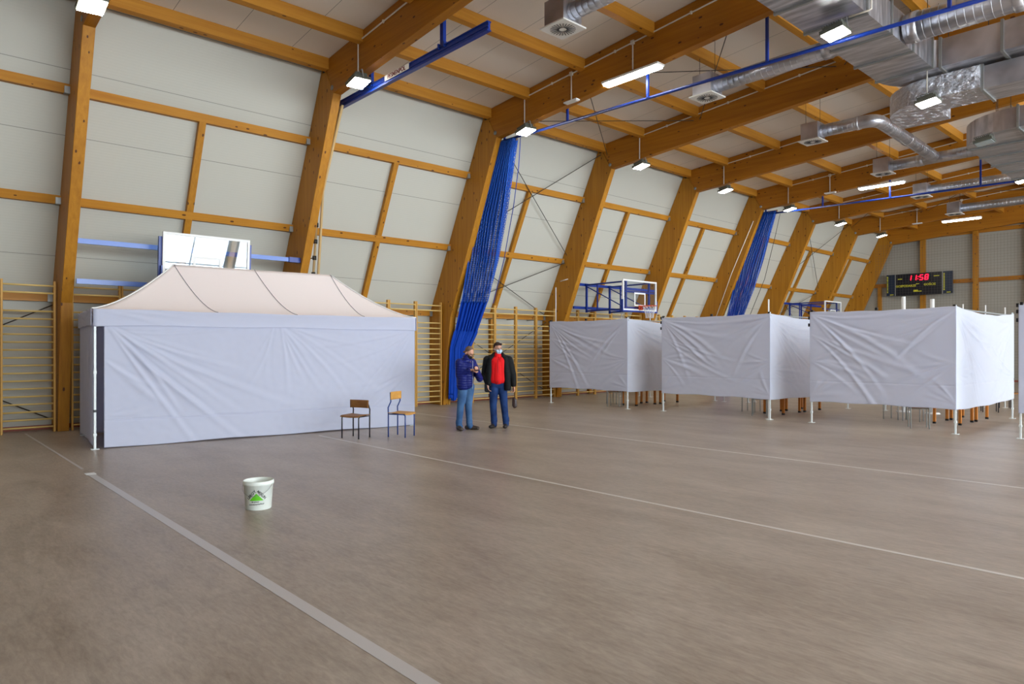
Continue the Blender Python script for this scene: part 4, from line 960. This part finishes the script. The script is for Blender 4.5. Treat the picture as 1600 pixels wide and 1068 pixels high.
def person_jacket_blue():
    t = empty('person', (-11.20, 8.86, 0), YAW, 'man in quilted navy jacket, blue jeans and black mask looking at a phone', 'person')
    # faces right and towards the camera
    f = Vector((.78, -.62, 0)).normalized(); r = Vector((f.y, -f.x, 0))   # r = his right hand side
    lat = Vector((-f.y, f.x, 0))                                           # his left
    HC = Vector((.085, -.02, 1.60)); hyaw = math.atan2(f.x, -f.y)
    hr = (Matrix.Rotation(hyaw, 3, 'Z') @ Matrix.Rotation(math.radians(24), 3, 'X'))
    hp = lambda *p: tuple(HC+hr @ Vector(p))
    segs = []; ells = [(HC+hr @ Vector((0, .012, .022)), (.077, .098, .105), (hr @ Matrix.Identity(3)).to_euler()), (HC+hr @ Vector((0, -.03, -.05)), (.058, .066, .070), hr.to_euler())]
    segs += [(hp(0, -.088, .005), .012, hp(0, -.108, -.030), .015), (hp(-.078, .01, -.005), .018, hp(-.084, .014, -.03), .012), (hp(.078, .01, -.005), .018, hp(.084, .014, -.03), .012)]
    segs += [(hp(-.03, -.078, .024), .012, hp(.03, -.078, .024), .012)]
    segs += [((.03, .02, 1.42), .062, tuple(HC+Vector((-.01, .02, -.06))), .056)]
    # torso core and limbs (continuous body below the clothes)
    segs += [((.02, 0, 1.36), .12, (.01, 0, .98), .12, .8), (tuple(Vector((0, 0, 1.40))+lat*.14), .06, tuple(Vector((0, 0, 1.40))-lat*.14), .06)]
    shL = Vector((.03, 0, 1.40))+lat*.18; shR = Vector((.0, 0, 1.40))-lat*.18
    # image-left arm is his right arm
    elR = Vector((-.12, -.10, 1.13)); wrR = Vector((.13, -.20, 1.245)); elL = Vector((.30, .04, 1.06)); wrL = Vector((.245, -.19, 1.215))
    segs += [(tuple(shR), .05, tuple(elR), .04), (tuple(elR), .038, tuple(wrR), .026), (tuple(shL), .05, tuple(elL), .04), (tuple(elL), .038, tuple(wrL), .026)]
    hipR = Vector((-.04, -.03, .90)); hipL = Vector((.09, .03, .90)); knR = Vector((-.09, -.05, .49)); knL = Vector((.07, .02, .49)); anR = Vector((-.125, -.03, .09)); anL = Vector((.085, .06, .09))
    for a, b, c in ((hipR, knR, anR), (hipL, knL, anL)): segs += [(tuple(a), .08, tuple(b), .05), (tuple(b), .05, tuple(c), .034), (tuple(c), .03, tuple(c+Vector((f.x*.05, f.y*.05, -.045))), .024)]
    hand(segs, wrR+Vector((.01, -.005, .004)), (.8, .1, .10), (.1, .25, -.9), .55, -1)
    hand(segs, wrL+Vector((0, -.012, .006)), (.15, -.75, .35), (-.5, .2, .85), .55, 1)
    blob('body', segs, M['skin'], t, .0065, 3, ells)
    # hair
    he = hr.to_euler()
    hb = blob('hair', [(hp(-.072, .03, .0), .016, hp(-.06, .085, -.03), .016), (hp(.072, .03, .0), .016, hp(.06, .085, -.03), .016), (hp(-.05, .095, -.02), .02, hp(.05, .095, -.02), .02)], M['hairgrey'], t, .008, 4, [(HC+hr @ Vector((0, .020, .046)), (.080, .092, .092), he)])
    blob('mask', [(hp(-.05, -.075, -.05), .022, hp(.05, -.075, -.05), .022), (hp(0, -.108, -.018), .012, hp(0, -.098, -.075), .02), (hp(-.03, -.072, -.088), .018, hp(.03, -.072, -.088), .018), (hp(-.052, -.06, -.035), .014, hp(-.084, .01, -.01), .004), (hp(.052, -.06, -.035), .014, hp(.084, .01, -.01), .004)], M['maskb'], t, .006, 3)
    mb = MB()
    for s_ in (-1, 1):
        mb.tube([hp(s_*.035+.026*math.cos(a*math.pi/6), -.108, .004+.017*math.sin(a*math.pi/6)) for a in range(13)], .0022, 5); mb.tube([hp(s_*.061, -.106, .006), hp(s_*.083, .01, .0)], .002, 5)
    mb.tube([hp(-.009, -.110, .008), hp(.009, -.110, .008)], .002, 5); mb.build('glasses', M['dark'], t)
    mb = MB()
    for s_ in (-1, 1): mb.tube([hp(s_*.032-.011, -.094, .003), hp(s_*.032+.011, -.094, .003)], .005, 6)
    mb.build('eyes', M['eye'], t)
    # jacket
    S_ = []
    S_ += [(tuple(Vector((.02, 0, 1.34))+lat*.10), .125, tuple(Vector((.0, .0, .95))+lat*.07), .125, 1), (tuple(Vector((.0, 0, 1.34))-lat*.10), .125, tuple(Vector((.0, .0, .95))-lat*.07), .125, 1),
           (tuple(Vector((.03, 0, 1.30))+f*.05), .12, tuple(Vector((.01, 0, .96))+f*.05), .12), (tuple(Vector((.0, 0, .93))+lat*.075), .128, tuple(Vector((.0, 0, .93))-lat*.075), .128),
           ((.02, 0, 1.42), .10, (.035, -.01, 1.50), .082), (tuple(shR), .082, tuple(elR), .070), (tuple(elR), .069, tuple(wrR-Vector((.035, -.008, .01))), .047), (tuple(shL), .082, tuple(elL), .072), (tuple(elL), .072, tuple(wrL-Vector((-.012, -.035, .012))), .047)]
    # collar / folded hood
    for i in range(10):
        a = i/9*2*math.pi; a2 = (i+1)/9*2*math.pi; c0 = Vector((.035, .015, 1.475)); S_.append((tuple(c0+Vector((.085*math.cos(a), .085*math.sin(a), .022*math.cos(a+.6)))), .026, tuple(c0+Vector((.085*math.cos(a2), .085*math.sin(a2), .022*math.cos(a2+.6)))), .026))
    S_ += [((-.07, .06, 1.44), .05, (.03, .11, 1.45), .05)]
    j = blob('jacket', S_, M['navy'], t, .009, 3)
    # flat hem: trim jacket below z .80
    bm = bmesh.new(); bm.from_mesh(j.data); bmesh.ops.bisect_plane(bm, geom=bm.verts[:]+bm.edges[:]+bm.faces[:], plane_co=(0, 0, .835), plane_no=(0, 0, 1), clear_inner=True); bm.to_mesh(j.data); bm.free(); j.modifiers.new('s', 'SOLIDIFY').thickness = .012
    zp = Vector((.03, 0, 0))+f*.172; mb = MB(); mb.tube([tuple(zp+Vector((0, 0, 1.44))), tuple(zp+Vector((0, 0, .86)))], .004, 5); mb.tube([(-.03, -.155, 1.0), (-.025, -.158, .92)], .005, 5); mb.build('zip', M['grey'], j)
    # jeans
    Jn = [(tuple(Vector((0, 0, .92))+lat*.05), .118, tuple(Vector((0, 0, .92))-lat*.05), .118)]
    for a, b, c in ((hipR, knR, anR), (hipL, knL, anL)): Jn += [(tuple(a), .108, tuple(b), .074), (tuple(b), .074, tuple(c+Vector((0, 0, .02))), .062), (tuple(c+Vector((0, 0, .02))), .064, tuple(c+Vector((f.x*.03, f.y*.03, -.015))), .062), (tuple(c+Vector((f.x*.0, f.y*.0, .09))), .068, tuple(c+Vector((0, 0, .06))), .07)]
    jn = blob('jeans', Jn, M['jeans1'], t, .009, 3)
    for c, ff_ in ((anR, Vector((.35, -.93, 0))), (anL, Vector((.96, -.25, 0)))):
        h = c-ff_*.055; h.z = .048; tt = c+ff_*.185; tt.z = .038
        s2 = Vector((-ff_.y, ff_.x, 0))
        so = blob('shoe', [(tuple(h), .047, tuple(c+ff_*.05+Vector((0, 0, -.03))), .052), (tuple(c+ff_*.05+Vector((0, 0, -.04))), .05, tuple(tt), .038), (tuple(tt+s2*.014), .032, tuple(tt-s2*.014), .032)], M['shoe'], t, .008, 3)
        bm = bmesh.new(); bm.from_mesh(so.data); bmesh.ops.bisect_plane(bm, geom=bm.verts[:]+bm.edges[:]+bm.faces[:], plane_co=(0, 0, .004), plane_no=(0, 0, 1), clear_inner=True); bmesh.ops.holes_fill(bm, edges=[e for e in bm.edges if e.is_boundary]); bm.to_mesh(so.data); bm.free()
    return t, wrR, wrL
pt, wrR, wrL = person_jacket_blue()
Rz = Matrix.Rotation(YAW, 3, 'Z')
p = Vector((-11.20, 8.86, 0))+Rz @ Vector((.245, -.262, 1.275))
ph = empty('phone', p, YAW, 'dark smartphone held by the man in the navy jacket', 'phone'); ph.rotation_euler = (math.radians(35), 0, YAW+.5)
MB().box((0, 0, 0), (.075, .15, .009)).build('case', M['dark'], ph, bevel=.004); MB().box((0, 0, .005), (.068, .138, .002)).build('screen', mat('phone_screen', S(30, 36, 44), .1), ph)

def person_red():
    t = empty('person', (-11.05, 9.66, 0), YAW, 'man in open black jacket, red top, pale blue mask and dark jeans', 'person')
    HC = Vector((-.022, -.02, 1.685)); hr = Matrix.Rotation(math.radians(24), 3, 'Z'); he = hr.to_euler(); hp = lambda *p: tuple(HC+hr @ Vector(p))
    segs = []; ells = [(HC+hr @ Vector((0, .012, .022)), (.080, .100, .110), he), (HC+hr @ Vector((0, -.03, -.055)), (.062, .068, .072), he)]
    segs += [(hp(0, -.090, .005), .012, hp(0, -.110, -.030), .015), (hp(-.082, .01, -.005), .018, hp(-.088, .014, -.03), .012), (hp(.082, .01, -.005), .018, hp(.088, .014, -.03), .012), (hp(-.03, -.080, .026), .012, hp(.03, -.080, .026), .012)]
    segs += [((-.03, .02, 1.48), .068, (-.025, .01, 1.62), .06), ((-.02, .0, 1.42), .13, (-.02, 0, 1.0), .14, .75), ((-.20, .01, 1.46), .065, (.17, .01, 1.46), .065)]
    shL, shR = Vector((-.245, .02, 1.44)), Vector((.205, .02, 1.44))
    elL, wrL = Vector((-.30, .07, 1.14)), Vector((-.235, -.10, .93)); elR, wrR = Vector((.29, .05, 1.13)), Vector((.315, -.04, .885))
    segs += [(tuple(shL), .052, tuple(elL), .042), (tuple(elL), .04, tuple(wrL), .028), (tuple(shR), .052, tuple(elR), .042), (tuple(elR), .04, tuple(wrR), .028)]
    hips = (Vector((-.105, 0, .92)), Vector((.07, 0, .92))); kns = (Vector((-.12, -.03, .50)), Vector((.11, -.02, .50))); ans = (Vector((-.105, .02, .09)), Vector((.15, .02, .09)))
    for a, b, c in zip(hips, kns, ans): segs += [(tuple(a), .085, tuple(b), .052), (tuple(b), .052, tuple(c), .034), (tuple(c), .03, tuple(c+Vector((0, -.05, -.045))), .024)]
    hand(segs, wrR+Vector((.004, -.008, -.02)), (.02, -.12, -1), (-.75, -.3, 0), .75, 1); hand(segs, wrL+Vector((0, -.005, -.01)), (.15, -.1, -1), (.8, -.1, 0), .4, -1)
    blob('body', segs, M['skin'], t, .0065, 3, ells)
    blob('hair', [(hp(-.078, .02, .02), .018, hp(-.066, .085, -.04), .018), (hp(.078, .02, .02), .018, hp(.066, .085, -.04), .018), (hp(-.05, .098, -.03), .022, hp(.05, .098, -.03), .022), (hp(-.05, -.06, .088), .026, hp(.045, -.066, .092), .026)], M['hairdark'], t, .008, 3, [(HC+hr @ Vector((0, .026, .046)), (.085, .094, .098), he)])
    mk = blob('mask', [(hp(-.048, -.078, -.045), .022, hp(.048, -.078, -.045), .022), (hp(0, -.110, -.012), .012, hp(0, -.102, -.075), .022), (hp(-.03, -.074, -.092), .018, hp(.03, -.074, -.092), .018), (hp(-.04, -.085, -.065), .022, hp(.04, -.085, -.065), .022), (hp(-.052, -.06, -.035), .012, hp(-.086, .01, -.01), .004), (hp(.052, -.06, -.035), .012, hp(.086, .01, -.01), .004)], M['maskw'], t, .006, 3)
    mb = MB()
    for s_ in (-1, 1): mb.tube([hp(s_*.033-.011, -.094, .006), hp(s_*.033+.011, -.094, .006)], .005, 6)
    mb.build('eyes', M['eye'], t)
    mb = MB()
    for s_ in (-1, 1): mb.tube([hp(s_*.036+.025*math.cos(a*math.pi/6), -.108, .004+.016*math.sin(a*math.pi/6)) for a in range(13)], .0018, 5); mb.tube([hp(s_*.060, -.106, .006), hp(s_*.086, .01, .0)], .0018, 5)
    mb.build('glasses', M['grey'], t)
    rd = blob('red_top', [((-.075, -.05, 1.40), .115, (-.09, -.06, 1.04), .12), ((.04, -.05, 1.40), .115, (.05, -.06, 1.04), .12), ((-.02, -.07, 1.36), .115, (-.02, -.085, 1.04), .125), ((-.02, -.02, 1.50), .085, (-.022, -.02, 1.56), .074), ((-.08, -.03, 1.54), .028, (-.04, -.09, 1.50), .024), ((.04, -.03, 1.54), .028, (.0, -.09, 1.50), .024)], M['red'], t, .009, 3)
    bm = bmesh.new(); bm.from_mesh(rd.data); bmesh.ops.bisect_plane(bm, geom=bm.verts[:]+bm.edges[:]+bm.faces[:], plane_co=(0, 0, .93), plane_no=(0, 0, 1), clear_inner=True); bm.to_mesh(rd.data); bm.free(); rd.modifiers.new('s', 'SOLIDIFY').thickness = .01
    MB().tube([(-.02, -.158, 1.48), (-.02, -.188, 1.34), (-.02, -.203, 1.04), (-.02, -.200, .94)], .004, 5).build('zip', mat('dark_red_zip', S(120, 16, 20), .6), rd)
    S_ = [((-.17, .05, 1.42), .125, (-.18, .03, .92), .12), ((.13, .05, 1.42), .125, (.15, .03, .88), .12), ((-.02, .09, 1.42), .13, (-.02, .09, .92), .13),
          ((-.17, -.065, 1.46), .062, (-.205, -.11, 1.18), .068), ((-.205, -.11, 1.18), .068, (-.215, -.09, .96), .072), ((.13, -.065, 1.46), .062, (.165, -.11, 1.18), .068), ((.165, -.11, 1.18), .068, (.19, -.10, .84), .074),
          (tuple(shL), .095, tuple(elL), .082), (tuple(elL), .082, tuple(wrL+Vector((-.01, .02, .03))), .060), (tuple(shR), .095, tuple(elR), .082), (tuple(elR), .082, tuple(wrR+Vector((0, .01, .03))), .058), ((-.2, .02, 1.47), .075, (.16, .02, 1.47), .075),
          ((-.15, -.0, 1.51), .055, (-.075, .08, 1.58), .045), ((.11, -.0, 1.51), .055, (.035, .08, 1.58), .045), ((-.075, .08, 1.58), .045, (.035, .08, 1.58), .045), ((-.15, -.08, 1.47), .038, (-.115, -.02, 1.57), .034), ((.11, -.08, 1.47), .038, (.075, -.02, 1.57), .034)]
    j = blob('jacket', S_, M['black'], t, .009, 3)
    bm = bmesh.new(); bm.from_mesh(j.data); bmesh.ops.bisect_plane(bm, geom=bm.verts[:]+bm.edges[:]+bm.faces[:], plane_co=(0, 0, .80), plane_no=(0, 0, 1), clear_inner=True); bm.to_mesh(j.data); bm.free(); j.modifiers.new('s', 'SOLIDIFY').thickness = .012
    Jn = [((-.10, -.01, .95), .125, (.06, -.01, .95), .125)]
    for a, b, c in zip(hips, kns, ans): Jn += [(tuple(a), .108, tuple(b), .078), (tuple(b), .078, tuple(c+Vector((0, 0, .02))), .066), (tuple(c+Vector((0, 0, .02))), .068, tuple(c+Vector((0, -.03, -.015))), .066), (tuple(c+Vector((0, 0, .10))), .072, tuple(c+Vector((0, 0, .06))), .075)]
    blob('jeans', Jn, M['jeans2'], t, .009, 3)
    for c, ff_ in ((ans[0], Vector((-.35, -.93, 0))), (ans[1], Vector((-.12, -.99, 0)))):
        h = c-ff_*.055; h.z = .048; tt = c+ff_*.185; tt.z = .038; s2 = Vector((-ff_.y, ff_.x, 0))
        so = blob('shoe', [(tuple(h), .047, tuple(c+ff_*.05+Vector((0, 0, -.03))), .052), (tuple(c+ff_*.05+Vector((0, 0, -.04))), .05, tuple(tt), .038), (tuple(tt+s2*.014), .032, tuple(tt-s2*.014), .032)], M['shoe2'], t, .008, 3)
        bm = bmesh.new(); bm.from_mesh(so.data); bmesh.ops.bisect_plane(bm, geom=bm.verts[:]+bm.edges[:]+bm.faces[:], plane_co=(0, 0, .004), plane_no=(0, 0, 1), clear_inner=True); bmesh.ops.holes_fill(bm, edges=[e for e in bm.edges if e.is_boundary]); bm.to_mesh(so.data); bm.free()
person_red()
o2 = Vector((-11.05, 9.66, 0))
p = o2+Rz @ Vector((.335, -.075, .55)); t = empty('wrist_pouch', p, YAW, 'dark brown wrist pouch dangling from the hand of the man in the red top', 'pouch')
blob('pouch', [((-.012, 0, -.07), .04, (-.018, 0, .07), .036, .7), ((.018, 0, -.085), .036, (.012, 0, .05), .036, .7), ((0, 0, -.09), .04, (0, 0, .05), .042, .7)], M['brownbag'], t, .008, 5)
MB().tube([(0, 0, .09), (-.012, 0, .16), (-.014, 0, .24), (.006, 0, .25), (.008, 0, .16), (0, 0, .09)], .004, 5).build('strap', M['dark'], t)
p = o2+Rz @ Vector((-.265, -.10, .86)); t = empty('belt_pouch', p, YAW, 'small black pouch at the hip of the man in the red top', 'pouch')
blob('pouch', [((0, 0, -.06), .04, (0, 0, .06), .04, .7), ((.03, 0, -.06), .04, (.03, 0, .06), .04, .7)], M['dark'], t, .008, 4)
